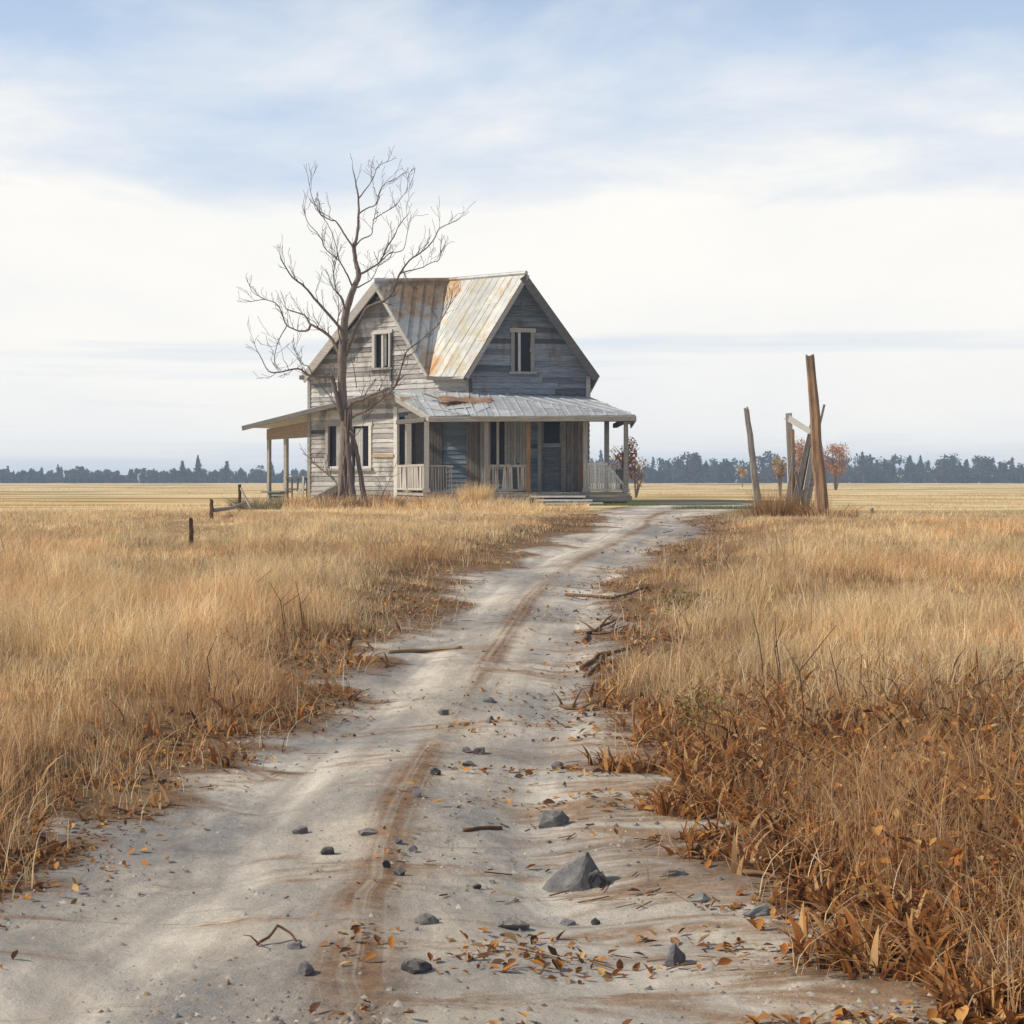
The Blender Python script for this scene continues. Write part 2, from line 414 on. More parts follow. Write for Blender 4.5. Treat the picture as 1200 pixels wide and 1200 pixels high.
def make_grass():
    n = 300000
    Y = 4.6+(43.5-4.6)*rng.random(n)**1.15
    X = rng.uniform(-.47, .47, n)*np.maximum(Y, 6)
    # tussocks: blades fanning from shared crowns
    nt_ = 17000
    TY = 4.6+(43.5-4.6)*rng.random(nt_)**1.1; TX = rng.uniform(-.47, .47, nt_)*np.maximum(TY, 6)
    nb = 22; ta = rng.uniform(0, 6.28, (nt_, nb)); tr = np.abs(rng.normal(0, 1, (nt_, nb)))*(.035+.0035*TY)[:, None]
    X = np.concatenate([X, (TX[:, None]+np.cos(ta)*tr).ravel()]); Y = np.concatenate([Y, (TY[:, None]+np.sin(ta)*tr).ravel()])
    # beyond the sides of the view, for a step to either side
    nm = 190000; MY = -1.0+25*rng.random(nm)**1.25; MX = (.46*np.maximum(MY, 6)+7*rng.random(nm))*np.where(rng.random(nm) < .5, -1, 1)
    tus = np.concatenate([np.zeros(n, bool), np.ones(nt_*nb, bool), np.zeros(nm, bool)])
    tang = np.concatenate([np.zeros(n), ta.ravel()]); th_ = np.concatenate([np.full(n, .72), np.repeat(rng.uniform(.7, 1.5, nt_), nb)])
    ttone = np.concatenate([np.ones(n), np.repeat(rng.uniform(.78, 1.22, nt_), nb)])
    tbr = np.concatenate([np.zeros(n), np.repeat(rng.random(nt_), nb)])
    X = np.concatenate([X, MX]); Y = np.concatenate([Y, MY]); z_ = np.zeros(nm)
    tang = np.concatenate([tang, z_]); th_ = np.concatenate([th_, z_+1]); ttone = np.concatenate([ttone, z_+1]); tbr = np.concatenate([tbr, z_])
    n = len(X)
    d = road_d(X, Y)
    cl = fbm(X*.9+40, Y*.6+3, 3)          # clumps
    patch = fbm(X*.35+7, Y*.3+90, 3)
    left = X < (XL(Y)+XR(Y))/2
    pd = 1-sstep(-.38, .14, d)
    far = sstep(25, 34, Y)
    keep = rng.random(n) < pd*(.55+.45*sstep(.30, .56, cl))*(1-.45*far)
    keep &= ~((~left) & (Y < 10.0) & (rng.random(n) < .5*(1-sstep(8.5, 10, Y))))
    keep &= ~in_house(X, Y)
    px = HX+F*X/np.maximum(Y, .1)
    keep &= ~((~left) & (Y > 27+2*cl) & (rng.random(n) > .12))           # the right field is bare behind the posts
    keep &= ~((left) & (px < 330) & (Y > 34) & (rng.random(n) > .2))
    keep &= ~((px > 690) & (px < 770) & (Y > 36))
    tus, tang, th_, ttone, tbr = tus[keep], tang[keep], th_[keep], ttone[keep], tbr[keep]
    ld0 = fbm(X*.8+60, Y*.5+11, 2)[keep]
    X, Y, d, cl, patch, left = X[keep], Y[keep], d[keep], cl[keep], patch[keep], left[keep]
    n = len(X); Z = zground(X, Y)-.01
    h = np.interp(Y, [5, 9, 14, 20, 27, 36, 44], [.36, .37, .29, .15, .10, .08, .10])
    h = h*th_*(.50+.85*sstep(.25, .75, cl))*rng.uniform(.5, 1.25, n)*(.55+.45*sstep(0, 1.0, -d))
    hp = HX+F*X/np.maximum(Y, .1); h = h*(1+1.9*sstep(.42, .62, fbm(X*1.3+5, Y*.4, 2))*((Y > 36.5) & (hp > 300) & (hp < 640)))
    wd = np.maximum(.0045, .62*Y/F)*rng.uniform(.6, 1.4, n)
    ang = rng.normal(0, .7, n)+(ld0-.5)*9; ang = np.where(rng.random(n) < .25, rng.uniform(0, 6.28, n), ang)
    ang = np.where(tus, tang+rng.normal(0, .4, n), ang)
    ld = np.stack([np.cos(ang), np.sin(ang)*.9], -1)
    pxx = HX+F*X/np.maximum(Y, .1); h = h*np.where((pxx > 195) & (pxx < 275) & (Y > 17) & (Y < 27.5), .5, 1.0)
    lean = np.abs(rng.normal(.38, .28, n))+np.where(tus, .12, 0)
    edge = 1-sstep(.1, 1.2, -d)
    pb = .03+.42*edge+.3*sstep(.57, .68, patch)+.3*(1-sstep(.32, .48, cl))+.65*(~left)*(1-sstep(8.0, 12.0, Y))
    isb = np.where(tus, tbr*.8+.2*rng.random(n), rng.random(n)) < pb
    col = pick(STRAW, n); bc = pick(BROWN, n); col[isb] = bc[isb]*.6+col[isb]*.4
    # reddish cast in patches, paler heads
    red = sstep(.5, .65, fbm(X*.5+3, Y*.4+55, 3))[:, None]
    col = col*(1-red*.25*np.array([0, .35, .6]))*(ttone*(.78+.44*fbm(X*2.2+11, Y*1.1+4, 2)))[:, None]
    o = blades_object('dry_grass', np.stack([X, Y, Z], -1), h, wd, ld, lean, col, M['foliage'])
    props(o, 'knee high straw coloured dry grass on both banks of the dirt road', 'grass', kind='stuff')
    # stubble of the far field
    n = 42000
    Y = 30*np.exp(rng.random(n)*math.log(150/30)); X = rng.uniform(-.5, .5, n)*Y
    k = (road_d(X, Y) < -.3) | (Y > YEND); k &= ~((Y < 56) & (X > -7.0) & (X < 3.4) & (Y > 43)); k &= fbm(X*.05+9, np.log(Y)*9, 3) > .54
    X, Y = X[k], Y[k]; n = len(X)
    ang = rng.uniform(0, 6.28, n)
    o = blades_object('field_stubble', np.stack([X, Y, zground(X, Y)-.01], -1), rng.uniform(.04, .12, n), np.maximum(.01, .6*Y/F), np.stack([np.cos(ang), np.sin(ang)], -1), rng.uniform(.1, .8, n), pick(STRAW, n)*np.where((fbm(X*.045+5, np.log(Y)*8, 4) > .5)[:, None], np.array([(.72, .62, .50)]), np.array([(1.05, 1.02, .95)])), M['foliage'])
    props(o, 'pale cut stubble across the flat field behind the farmhouse', 'stubble', kind='stuff')
make_grass()

def make_straws():
    n = 30000
    Y = 4.8+16*rng.random(n)**1.3; X = rng.uniform(-.47, .47, n)*np.maximum(Y, 6)
    d = road_d(X, Y); left = X < (XL(Y)+XR(Y))/2
    k = (d < -.1) & (rng.random(n) < np.where(left, .10, .30)*sstep(.4, .6, fbm(X*.8+21, Y*.6+5, 3)))
    k |= (np.abs(d) < .35) & (rng.random(n) < .22)
    X, Y, d = X[k], Y[k], d[k]; n = len(X); a = rng.uniform(0, 6.28, n)
    e = np.abs(d) < .4
    h = np.where(e, rng.uniform(.12, .34, n), rng.uniform(.30, .62, n)); ln = np.where(e, rng.uniform(.5, 1.6, n), np.abs(rng.normal(.25, .25, n)))
    pal = np.array([(.80, .66, .44), (.72, .54, .32), (.62, .42, .22), (.36, .20, .10)])
    o = blades_object('straw_stalks', np.stack([X, Y, zground(X, Y)], -1), h, np.maximum(.005, .75*Y/F), np.stack([np.cos(a), np.sin(a)], -1), ln, pick(pal, n), M['foliage'], segs=4)
    props(o, 'long pale bent straw stalks standing above the dry grass', 'straw', kind='stuff')
    n = 170000
    Y = 4.7+10*rng.random(n)**1.2; X = rng.uniform(-.47, .47, n)*np.maximum(Y, 6)
    d = road_d(X, Y); left = X < (XL(Y)+XR(Y))/2
    cl = fbm(X*2.0+13, Y*1.6+70, 3)
    k = (d < .25) & (rng.random(n) < np.where(left, .10*np.exp(-(d/.4)**2), .46*np.exp(-(np.minimum(d+1.2, 0)/2.6)**2)*(1-sstep(8.0, 12.0, Y))+.25*np.exp(-(d/.35)**2))*(.2+.8*sstep(.4, .6, cl)))
    X, Y, d = X[k], Y[k], d[k]; n = len(X); cx = np.floor(X*5)/5+.1; cy = np.floor(Y*4)/4+.12
    a = np.arctan2(Y-cy, X-cx)+rng.normal(0, .7, n); h = rng.uniform(.07, .30, n)*np.where(d > -.3, .6, 1.0)
    pal = np.array([(.46, .20, .06), (.36, .15, .05), (.54, .29, .11), (.24, .10, .04), (.13, .065, .035), (.60, .38, .18)])
    o = blades_object('dead_fronds', np.stack([X, Y, zground(X, Y)-.01], -1), h, rng.uniform(.007, .036, n), np.stack([np.cos(a), np.sin(a)], -1), rng.uniform(.3, 1.5, n), pick(pal, n), M['foliage'], segs=4)
    props(o, 'rust orange dead broad leafed plants thick along the near right verge', 'dead plants', kind='stuff')
    # small twigs and bark lying on the track sides
    n = 9000
    Y = 4.8+26*rng.random(n)**1.5; X = rng.uniform(-.47, .47, n)*np.maximum(Y, 6)
    d = road_d(X, Y); left = X < (XL(Y)+XR(Y))/2
    st = fbm(X*.6+31, Y*2.6+18, 3)
    k = rng.random(n) < (np.exp(-((d-.1)/.35)**2)*.5*sstep(.4, .6, st)+(~left)*(d > 0)*np.exp(-(d/1.0)**2)*.55*sstep(.52, .64, st)+.012*(d > 0)*sstep(.5, .6, st))
    X, Y = X[k], Y[k]; n = len(X)
    L = (.03+.20*rng.random(n)**2.5)*np.clip(Y/9, .6, 1.6); a = rng.normal(0, .8, n); r = np.maximum(.0025, .35*Y/F)*rng.uniform(.5, 1.6, n)
    dx, dy = np.cos(a)*L/2, np.sin(a)*L/2; nx, ny = -np.sin(a), np.cos(a)
    V = np.zeros((n, 6, 3)); z = zground(X, Y)
    for e, sg in enumerate((-1, 1)):
        bx, by = X+sg*dx, Y+sg*dy; zz = zground(bx, by)+rng.uniform(0, .012, n)
        for i, (o1, o2) in enumerate(((-1, 0), (1, 0), (0, 1.5))):
            V[:, e*3+i] = np.stack([bx+nx*r*o1, by+ny*r*o1, zz+r*o2], -1)
    Q = (np.arange(n)[:, None, None]*6+np.array([[0, 1, 4, 3], [1, 2, 5, 4], [2, 0, 3, 5]])[None]).reshape(-1, 4)
    pal = np.array([(.20, .11, .055), (.30, .17, .08), (.11, .065, .04), (.42, .28, .15)])
    o = raw_mesh('twig_litter', V.reshape(-1, 3), Q, np.repeat(pick(pal, n), 6, 0), M['leafmat'])
    props(o, 'small brown twigs and bark scattered along the sides of the dirt road', 'twigs', kind='stuff')
make_straws()

def clump(name, px, py, n, h, spread, label, cat, pal=STRAW, lean=.35, group=None, Y=None, wmul=1.0):
    if Y is None: X, Y = hit(px, py)
    else: X = (px-HX)*Y/F
    a = rng.uniform(0, 6.28, n); r = spread*np.sqrt(rng.random(n))
    x = X+np.cos(a)*r; y = Y+np.sin(a)*r*.6
    ln = np.abs(rng.normal(lean, .2, n))
    org = (X, Y, float(zground(X, Y)))
    o = blades_object(name, np.stack([x, y, zground(x, y)-.02], -1), h*rng.uniform(.5, 1.15, n), np.maximum(.005, .6*Y/F)*rng.uniform(.6, 1.3, n)*wmul, np.stack([np.cos(a), np.sin(a)], -1), ln, pick(pal, n), M['foliage'], origin=org)
    return props(o, label, cat, group)
GREEN = np.array([(.10, .16, .04), (.16, .22, .06), (.22, .26, .08)])
clump('grass_clump', 557, 597, 900, .62, .38, 'tall upright clump of straw grass against the middle of the porch', 'grass clump', lean=.22, Y=41.5)
clump('grass_clump', 505, 600, 500, .38, .5, 'low tangled grass clump below the left corner post of the porch', 'grass clump', pal=np.vstack([STRAW, BROWN]), lean=.5, Y=42.0)
clump('grass_clump', 452, 598, 600, .48, .45, 'brown bristly grass clump just right of the tree foot', 'grass clump', pal=np.vstack([BROWN, STRAW[:2]]), lean=.5, Y=39)
clump('grass_clump', 416, 603, 700, .42, .55, 'dark scrubby growth right at the foot of the bare tree', 'grass clump', pal=np.vstack([BROWN, np.array([(.12, .09, .06), (.40, .32, .22)])]), lean=.55, Y=37.3, wmul=.8)
clump('grass_clump', 385, 602, 600, .40, .5, 'rusty grass clump just left of the tree foot', 'grass clump', pal=np.vstack([BROWN, STRAW]), lean=.5, Y=37)
clump('grass_clump', 915, 606, 900, .26, .75, 'reddish grass clump around the foot of the broken gate', 'grass clump', pal=np.vstack([BROWN, BROWN, STRAW]), lean=.5, Y=29.5)
clump('grass_clump', 970, 612, 500, .30, .5, 'rust brown grass tuft at the foot of the tall post', 'grass clump', pal=np.vstack([BROWN, STRAW[:2]]), lean=.6, Y=28)
o = clump('green_grass', 722, 590, 1500, .11, 1.1, 'dark green grass strip beside the porch steps', 'grass', pal=GREEN, lean=.5, Y=43.0); o['kind'] = 'stuff'; 
o = clump('green_grass', 855, 597, 1500, .12, 1.3, 'green grass patch left of the short leaning post', 'grass', pal=GREEN, lean=.5, Y=38.0); o['kind'] = 'stuff'

# leaves: bent four point leaves
LEAF = np.array([(.46, .20, .055), (.36, .14, .045), (.54, .28, .09), (.20, .095, .045), (.55, .36, .16), (.13, .07, .045), (.34, .20, .10)])
def leaves_mesh(name, pos, size, col, mat, flat=.5, origin=(0, 0, 0), parent=None):
    n = len(pos); V = np.zeros((n, 6, 3))
    a = rng.uniform(0, 6.28, n); tilt = rng.normal(0, flat, n); roll = rng.normal(0, flat, n)
    ca, sa = np.cos(a), np.sin(a)
    loc = np.array([(0, -.5, 0), (.24, -.12, .10), (.26, .2, .12), (0, .62, -.06), (-.26, .2, .12), (-.24, -.12, .10)])
    for i, (lx, ly, lz) in enumerate(loc):
        x = lx*np.cos(roll)-lz*np.sin(roll); z = lx*np.sin(roll)+lz*np.cos(roll)
        y = ly*np.cos(tilt)-z*np.sin(tilt); z = ly*np.sin(tilt)+z*np.cos(tilt)
        V[:, i, 0] = x*ca-y*sa; V[:, i, 1] = x*sa+y*ca; V[:, i, 2] = z
    V = V*size[:, None, None]+pos[:, None, :]-np.array(origin)
    Q = (np.arange(n)[:, None, None]*6+np.array([[0, 1, 2, 3], [0, 3, 4, 5]])[None]).reshape(-1, 4)
    return raw_mesh(name, V.reshape(-1, 3), Q, np.repeat(col, 6, 0), mat, origin, parent)

def make_litter():
    n = 240000
    Y = 4.6+27*rng.random(n)**1.6; X = rng.uniform(-.47, .47, n)*np.maximum(Y, 6)
    d = road_d(X, Y); left = X < (XL(Y)+XR(Y))/2
    st = fbm(X*.7+3, Y*3.2+8, 3)         # lies in bands across the track
    pr = np.exp(-((d+.15)/.42)**2)*sstep(.36, .6, st)
    pr = pr+(~left)*np.exp(-((d-.5)/.6)**2)*sstep(.50, .63, st)*.45
    pr = pr+(~left)*(d < .2)*np.exp(-((d+1.1)/1.5)**2)*(1-sstep(8.5, 12.5, Y))*(.35+.65*sstep(.4, .58, fbm(X*1.6, Y*1.6+3, 3)))
    s = (X-XL(Y))/np.maximum(XR(Y)-XL(Y), .5)
    pr = pr+.16*np.exp(-((s-.5)/.022)**2)*sstep(.42, .6, st)*(Y < 20)
    k = rng.random(n) < pr*np.where(left, .6, np.where(d < -.2, .28, .6))
    X, Y, left, d = X[k], Y[k], left[k], d[k]; n = len(X)
    size = .018+.056*rng.random(n)**2.3*np.where(left, .8, 1.0)*np.where(d > .1, .7, 1.0)
    z = zground(X, Y)+size*rng.uniform(.08, .5, n)+np.where((~left) & (d < -.2), rng.uniform(0, .16, n), 0)*(1-sstep(9, 13, Y))
    o = leaves_mesh('fallen_leaves', np.stack([X, Y, z], -1), size, pick(LEAF, n), M['leafmat'], .45)
    props(o, 'rust brown fallen leaves littering both edges of the dirt road', 'leaves', kind='stuff')
make_litter()
def make_gravel():
    n = 42000
    Y = 4.6+24*rng.random(n)**1.7; X = rng.uniform(-.47, .47, n)*np.maximum(Y, 6)
    d = road_d(X, Y); s = (X-XL(Y))/np.maximum(XR(Y)-XL(Y), .5)
    tr_ = np.minimum(np.abs(s-.27), np.abs(s-.72))
    k = (d > -.1) & (rng.random(n) < (.25+.75*sstep(.03, .12, tr_))*(.15+.85*sstep(.42, .62, fbm(X*1.3+2, Y*.9, 3))))
    X, Y = X[k], Y[k]; n = len(X); r = .004+.016*rng.random(n)**4
    a = rng.uniform(0, 6.28, n); z = zground(X, Y); V = np.zeros((n, 5, 3))
    for i in range(4):
        q = a+i*1.57+rng.normal(0, .3, n); rr = r*rng.uniform(.7, 1.3, n)
        V[:, i] = np.stack([X+np.cos(q)*rr, Y+np.sin(q)*rr, z-r*.2], -1)
    V[:, 4] = np.stack([X+rng.normal(0, .3, n)*r, Y+rng.normal(0, .3, n)*r, z+r*rng.uniform(.4, .9, n)], -1)
    Q = (np.arange(n)[:, None, None]*5+np.array([[0, 1, 4], [1, 2, 4], [2, 3, 4], [3, 0, 4]])[None]).reshape(-1, 3)
    pal = np.array([(.40, .36, .31), (.28, .26, .24), (.52, .47, .40), (.18, .165, .16), (.34, .25, .17)])
    o = raw_mesh('gravel', V.reshape(-1, 3), Q, np.repeat(pick(pal, n), 5, 0), M['leafmat'])
    props(o, 'fine grit and gravel strewn over the dirt road', 'gravel', kind='stuff')
make_gravel()

# ------------------------------------------------------------------ sticks, stones, stalks
def at(px, py):
    X, Y = hit(px, py); 
    for _ in range(4):
        z = float(zground(X, Y)); 
        Y2 = F*(EYE-z)/(py-HY); Y = Y*.4+Y2*.6; X = (px-HX)*Y/F
    return Vector((X, Y, float(zground(X, Y))))
def stone(px, py, wpx, hpx, mat, label, pts=None, group='stones lying on the dirt road', name='stone', n=15, flat=1.0):
    p = at(px, py+hpx*.35); k = p.y/F
    wx = wpx*k/2; hz = hpx*k*flat; wy = wx*.85
    bm = bmesh.new()
    if pts is None:
        pts = []
        for i in range(n):
            v = Vector((random.gauss(0, 1), random.gauss(0, 1), random.gauss(0, 1))).normalized()
            pts.append((v.x, v.y, v.z*.62+.35))
    for q in pts: bm.verts.new((q[0]*wx, q[1]*wy, q[2]*hz))
    bmesh.ops.convex_hull(bm, input=bm.verts[:])
    bmesh.ops.delete(bm, geom=[v for v in bm.verts if not v.link_faces], context='VERTS')
    bmesh.ops.recalc_face_normals(bm, faces=bm.faces[:])
    bmesh.ops.bevel(bm, geom=bm.edges[:], offset=min(wx, hz)*.05, segments=1, affect='EDGES', clamp_overlap=True)
    bmesh.ops.subdivide_edges(bm, edges=bm.edges[:], cuts=2, use_grid_fill=True)
    sd = random.uniform(0, 50)
    for v in bm.verts:
        q = v.co*(9/max(wx, .05)*.35)+Vector((sd, 0, 0))
        v.co += Vector((noise.noise(q), noise.noise(q+Vector((7, 0, 0))), noise.noise(q+Vector((0, 9, 0)))))*min(wx, hz)*(.035 if wpx > 80 else .09)
    me = bpy.data.meshes.new(name); bm.to_mesh(me); bm.free(); me.materials.append(mat)
    o = bpy.data.objects.new(name, me); C.objects.link(o); o.location = p-Vector((0, 0, hz*(.10 if wpx > 80 else .24)))
    return props(o, label, name, group)
BIG = [(-1, .1, -.1), (-.8, -.5, -.1), (.0, -.75, -.1), (.42, -.45, -.1), (.5, .5, -.1), (-.5, .7, -.1),
       (-.80, -.2, .25), (-.45, -.1, .62), (.14, -.12, 1.0), (.02, .25, 1.0), (.36, -.1, .55), (.46, .2, .40), (-.35, .4, .6), (-.1, -.62, .30)]
BIG2 = [(-.6, -.6, -.1), (.9, -.5, -.1), (1.05, .3, -.1), (-.4, .6, -.1), (-.5, -.35, .75), (.2, -.45, .9), (.1, .3, 1.0), (.75, .1, .55), (1.0, -.2, .25)]
stone(682, 1021, 100, 44, M['stone'], 'largest grey rock with sharp peak and shaded right face on the dirt road', pts=BIG)
stone(696, 1029, 44, 26, M['dstone'], 'low dark angular stone pressed against the right of the largest rock', pts=BIG2)
stone(648, 957, 42, 28, M['stone'], 'pale wedge shaped stone just behind the largest rock')
stone(793, 1117, 32, 36, M['lstone'], 'rounded lilac grey stone low on the right by the leaf litter')
stone(886, 1064, 34, 24, M['bstone'], 'blue grey stone at the edge of the leaf litter on the right')
stone(818, 1049, 36, 14, M['bstone'], 'flat pale blue stone beside the rust leaves on the right', flat=.8)
stone(598, 1081, 46, 16, M['stone'], 'flat grey slab of stone left of the front of the largest rock')
stone(500, 1075, 32, 18, M['stone'], 'low grey stone at the near end of the brown centre strip')
stone(488, 1130, 40, 20, M['dstone'], 'rough dark stone nearest the viewer by the centre strip')
stone(356, 1134, 28, 22, M['lstone'], 'pale lilac stone at the bottom left of the road below the curled twig')
stone(345, 1107, 22, 12, M['lstone'], 'small lilac pebble touching the end of the curled twig')
stone(574, 820, 18, 9, M['lstone'], 'purple pebble farthest up the pale right wheel track')
stone(576, 843, 14, 12, M['lstone'], 'lilac grey pebble just nearer than the farthest purple pebble')
stone(563, 879, 20, 12, M['dstone'], 'dark purple stone right one of a close pair in mid road')
stone(547, 877, 14, 13, M['dstone'], 'dark purple stone left one of a close pair in mid road')
stone(549, 894, 16, 9, M['lstone'], 'purple pebble in front of the close dark pair in mid road')
stone(510, 903, 15, 12, M['dstone'], 'black three cornered pebble on the centre strip in mid road')
stone(519, 834, 16, 12, M['stone'], 'round grey pebble on the centre strip far up the road')
stone(452, 1012, 12, 12, M['dstone'], 'black pebble at left of the cluster on the centre strip')
stone(468, 1020, 18, 14, M['dstone'], 'black stone at front of the cluster on the centre strip')
stone(466, 984, 13, 11, M['bstone'], 'blue grey pebble at the back of the cluster on the centre strip')
stone(484, 994, 13, 12, M['lstone'], 'lilac pebble at right of the cluster on the centre strip')
stone(352, 972, 22, 12, M['lstone'], 'oval grey pebble alone on the pale left wheel track')
stone(385, 996, 20, 13, M['dstone'], 'dark pebble with a twig by it on the left wheel track')
stone(430, 974, 28, 8, M['stone'], 'thin grey flake of stone left of the centre strip')
stone(653, 896, 18, 14, M['lstone'], 'lilac grey stone on the right side in mid road')
stone(698, 1078, 12, 12, M['dstone'], 'small dark pebble in front of the right side of the largest rock')
stone(664, 1079, 26, 9, M['bstone'], 'pale blue flake in front of the largest rock')
stone(559, 1038, 12, 9, M['dstone'], 'small dark round pebble between the centre strip and largest rock')
stone(790, 1020, 30, 14, M['stone'], 'grey stone half under twigs right of the largest rock')
stone(488, 929, 14, 14, M['lstone'], 'lilac pebble beside the upper centre strip')

def stick(pxs, ra_, rb_, mat, label, name='fallen_branch', cat='branch', forks=(), group='dead branches on the dirt road', lift=None):
    b = MB(); base = at(*pxs[0]); r0, r1 = ra_*.7, rb_*.65
    pts = []
    for i, q in enumerate(pxs):
        p = at(q[0], q[1]); hz = (q[2] if len(q) > 2 else 0)*p.y/F
        pts.append(p+Vector((0, 0, r0*.7+hz)))
    # subdivide and wobble
    def sub(pp, ra, rb):
        jl = (pp[-1]-pp[0]).length*.025
        out = []; rr = []
        for i in range(len(pp)-1):
            for k in range(3):
                t = k/3; q = pp[i].lerp(pp[i+1], t); g = (i+t)/(len(pp)-1)
                out.append(q+Vector((random.gauss(0, jl), random.gauss(0, jl), random.uniform(0, .3)*ra))); rr.append(ra+(rb-ra)*g)
        out.append(pp[-1]); rr.append(rb); return out, rr
    o1, r1_ = sub(pts, r0, r1); b.tube(o1, r1_, 6, lump=.4)
    for t, dx, dy, dz in forks:
        i = int(t*(len(o1)-1)); p = o1[i]; q = p+Vector((dx, dy, dz))
        b.tube([p, p.lerp(q, .5)+Vector((0, 0, .01)), q], [r0*.6, r0*.45, r0*.2], 5, lump=.3)
    return props(b.build(name, mat, origin=base, smooth=True), label, cat, group)
stick([(682, 792), (712, 772), (756, 753)], .022, .012, M['stick'], 'longest bare brown branch slanting from the right grass edge')
stick([(680, 785), (700, 772), (712, 766)], .028, .016, M['stick'], 'short thick brown branch left of the longest slanting branch')
stick([(675, 742), (700, 744), (750, 742)], .02, .012, M['stick'], 'thin crosswise branch reaching far across the track', forks=[(.7, .2, .4, .03)])
stick([(678, 753), (695, 742), (722, 728)], .03, .012, M['stick'], 'knotty forked branch on the upper right track', forks=[(.5, -.12, .3, .07), (.7, .12, .3, .08)])
stick([(665, 698), (720, 702), (762, 692)], .024, .014, M['stick'], 'bent dark branch farthest up at the right edge')
stick([(655, 828), (672, 832), (690, 834)], .02, .012, M['stick'], 'spiky dark twig cluster lying on mid right track', forks=[(.3, -.06, .05, .09), (.6, .07, .05, .12), (.8, .14, 0, .05)])
stick([(545, 975), (567, 972), (588, 972)], .014, .012, M['stick'], 'short straight brown stick right of the centre strip')
stick([(458, 766), (500, 764), (541, 760)], .022, .02, M['tan'], 'straight tan pole lying across the upper left track')
stick([(300, 1110), (314, 1106, 6), (326, 1100, 14), (340, 1102, 8), (348, 1106)], .008, .006, M['stick'], 'curled rust twig arching near the bottom left of the road', forks=[(.15, -.05, .02, .02), (.15, .02, -.06, .01)])
stick([(822, 1000), (850, 990, 8), (890, 991)], .017, .01, M['stick'], 'pale arched branch at the front of the right leaf litter')
stick([(862, 1024), (900, 1030, 4), (935, 1042)], .015, .008, M['stick'], 'dark curved twig in front of the right leaf litter')
stick([(885, 1012), (930, 1005, 6), (960, 1000)], .016, .008, M['tan'], 'pale curved branch on the right leaf litter', forks=[(.8, .02, -.35, .02)])
stick([(740, 930), (775, 935), (830, 932)], .012, .008, M['stick'], 'dark root like twig left of the right leaf litter')

def stalk(px, py, hpx, bend, label, n=1, group='dark dry stalks standing in the grass'):
    p = at(px, py); b = MB(); k = p.y/F
    for i in range(n):
        q = p+Vector((i*.03, random.uniform(-.03, .03), -.03)); h = hpx*k*random.uniform(.8, 1.05)
        bx = bend*h*(1 if i % 2 == 0 else -.6)
        pts = [q, q+Vector((bx*.15, 0, h*.35)), q+Vector((bx*.15-.02, .02, h*.65)), q+Vector((bx, .03, h))]
        r = max(.004, .5*k); b.tube(pts, [r*1.3, r, r*.9, r*.4], 5)
        if random.random() < .7:
            b.tube([pts[2], pts[2]+Vector((-bx*.5+.02, .02, h*.22))], [r*.7, r*.3], 4)
    return props(b.build('dry_stalk', M['stalk'], origin=p), label, 'weed stalk', group)
stalk(301, 705, 48, .45, 'single dark stalk leaning right in the left grass')
stalk(330, 742, 62, .5, 'left one of two dark stalks near each other at the left road edge', 2)
stalk(352, 742, 62, .25, 'right one of two dark stalks near each other at the left road edge', 2)
stalk(245, 812, 85, .12, 'thin upright dark stalk at far left above the grass edge')
stalk(222, 790, 72, -.05, 'straight thin stalk at the extreme left of the grass')
stalk(895, 800, 100, -.15, 'leftmost tall dark stalk in the right grass', 1)
stalk(910, 815, 110, .1, 'forked tall dark stalk in the middle of the right grass', 2)
stalk(935, 880, 150, .3, 'tallest curved dark stalk in the right grass')
stalk(985, 840, 90, -.15, 'rightmost upright dark stalk in the right grass')
stalk(970, 890, 65, .2, 'short thick dark stalk low in the right grass')
stalk(852, 675, 40, .2, 'small dark stalk far up in the right grass')
for px, py, sc, lb in ((822, 862, .30, 'low green leafed weed at the edge of the right grass, nearer one'), (800, 722, .3, 'low green leafed weed at the edge of the right grass, farther one')):
    p = at(px, py); n = 240
    th = rng.uniform(0, 6.28, n); r = np.sqrt(rng.random(n))*sc*.55
    pos = np.stack([p.x+np.cos(th)*r, p.y+np.sin(th)*r, p.z+rng.random(n)*sc*(1-.6*r/sc)], -1)
    pal = np.array([(.20, .20, .07), (.27, .24, .09), (.36, .26, .11), (.13, .13, .05)])
    o = leaves_mesh('weed', pos, rng.uniform(.015, .035, n), pick(pal, n), M['leafmat'], .7, origin=tuple(p))
    props(o, lb, 'weed')

# ------------------------------------------------------------------ house
class Plane:
    def __init__(s, Q, d):
        s.Q = Vector((Q[0], Q[1])); s.d = Vector(d).normalized()
        s.u = Vector((s.d.x, s.d.y, 0)); n = Vector((s.d.y, -s.d.x))
        if n.y > 0: n = -n
        s.n = Vector((n.x, n.y, 0))          # towards the viewer
    def t(s, px):
        k = (px-HX)/F
        return (k*s.Q.y-s.Q.x)/(s.d.x-k*s.d.y)
    def uv(s, px, py):
        t = s.t(px); Y = s.Q.y+t*s.d.y
        return (t, EYE+(HY-py)*Y/F)
    def w(s, u, v, off=0.0):
        return Vector((s.Q.x+s.d.x*u, s.Q.y+s.d.y*u, v))+s.n*off
    def at(s, px, py, off=0.0):
        return s.w(*s.uv(px, py), off)
YC = 46.0
XC = (550-HX)*YC/F
AL = R(38); BE = R(10)
PA = Plane((XC, YC), (math.cos(AL), -math.sin(AL)))        # left face, u grows to the right
PB = Plane((XC, YC), (math.cos(BE), math.sin(BE)))
ga = PA.at(465, 500); gb = PB.at(690, 500)
PW = Plane((ga.x, ga.y), (gb.x-ga.x, gb.y-.02-ga.y))     # ground floor wall behind the porch
house = empty('farmhouse', HOUSE_O, 'abandoned two storey wooden farmhouse with rusted metal roof and wrap around porch', 'house')

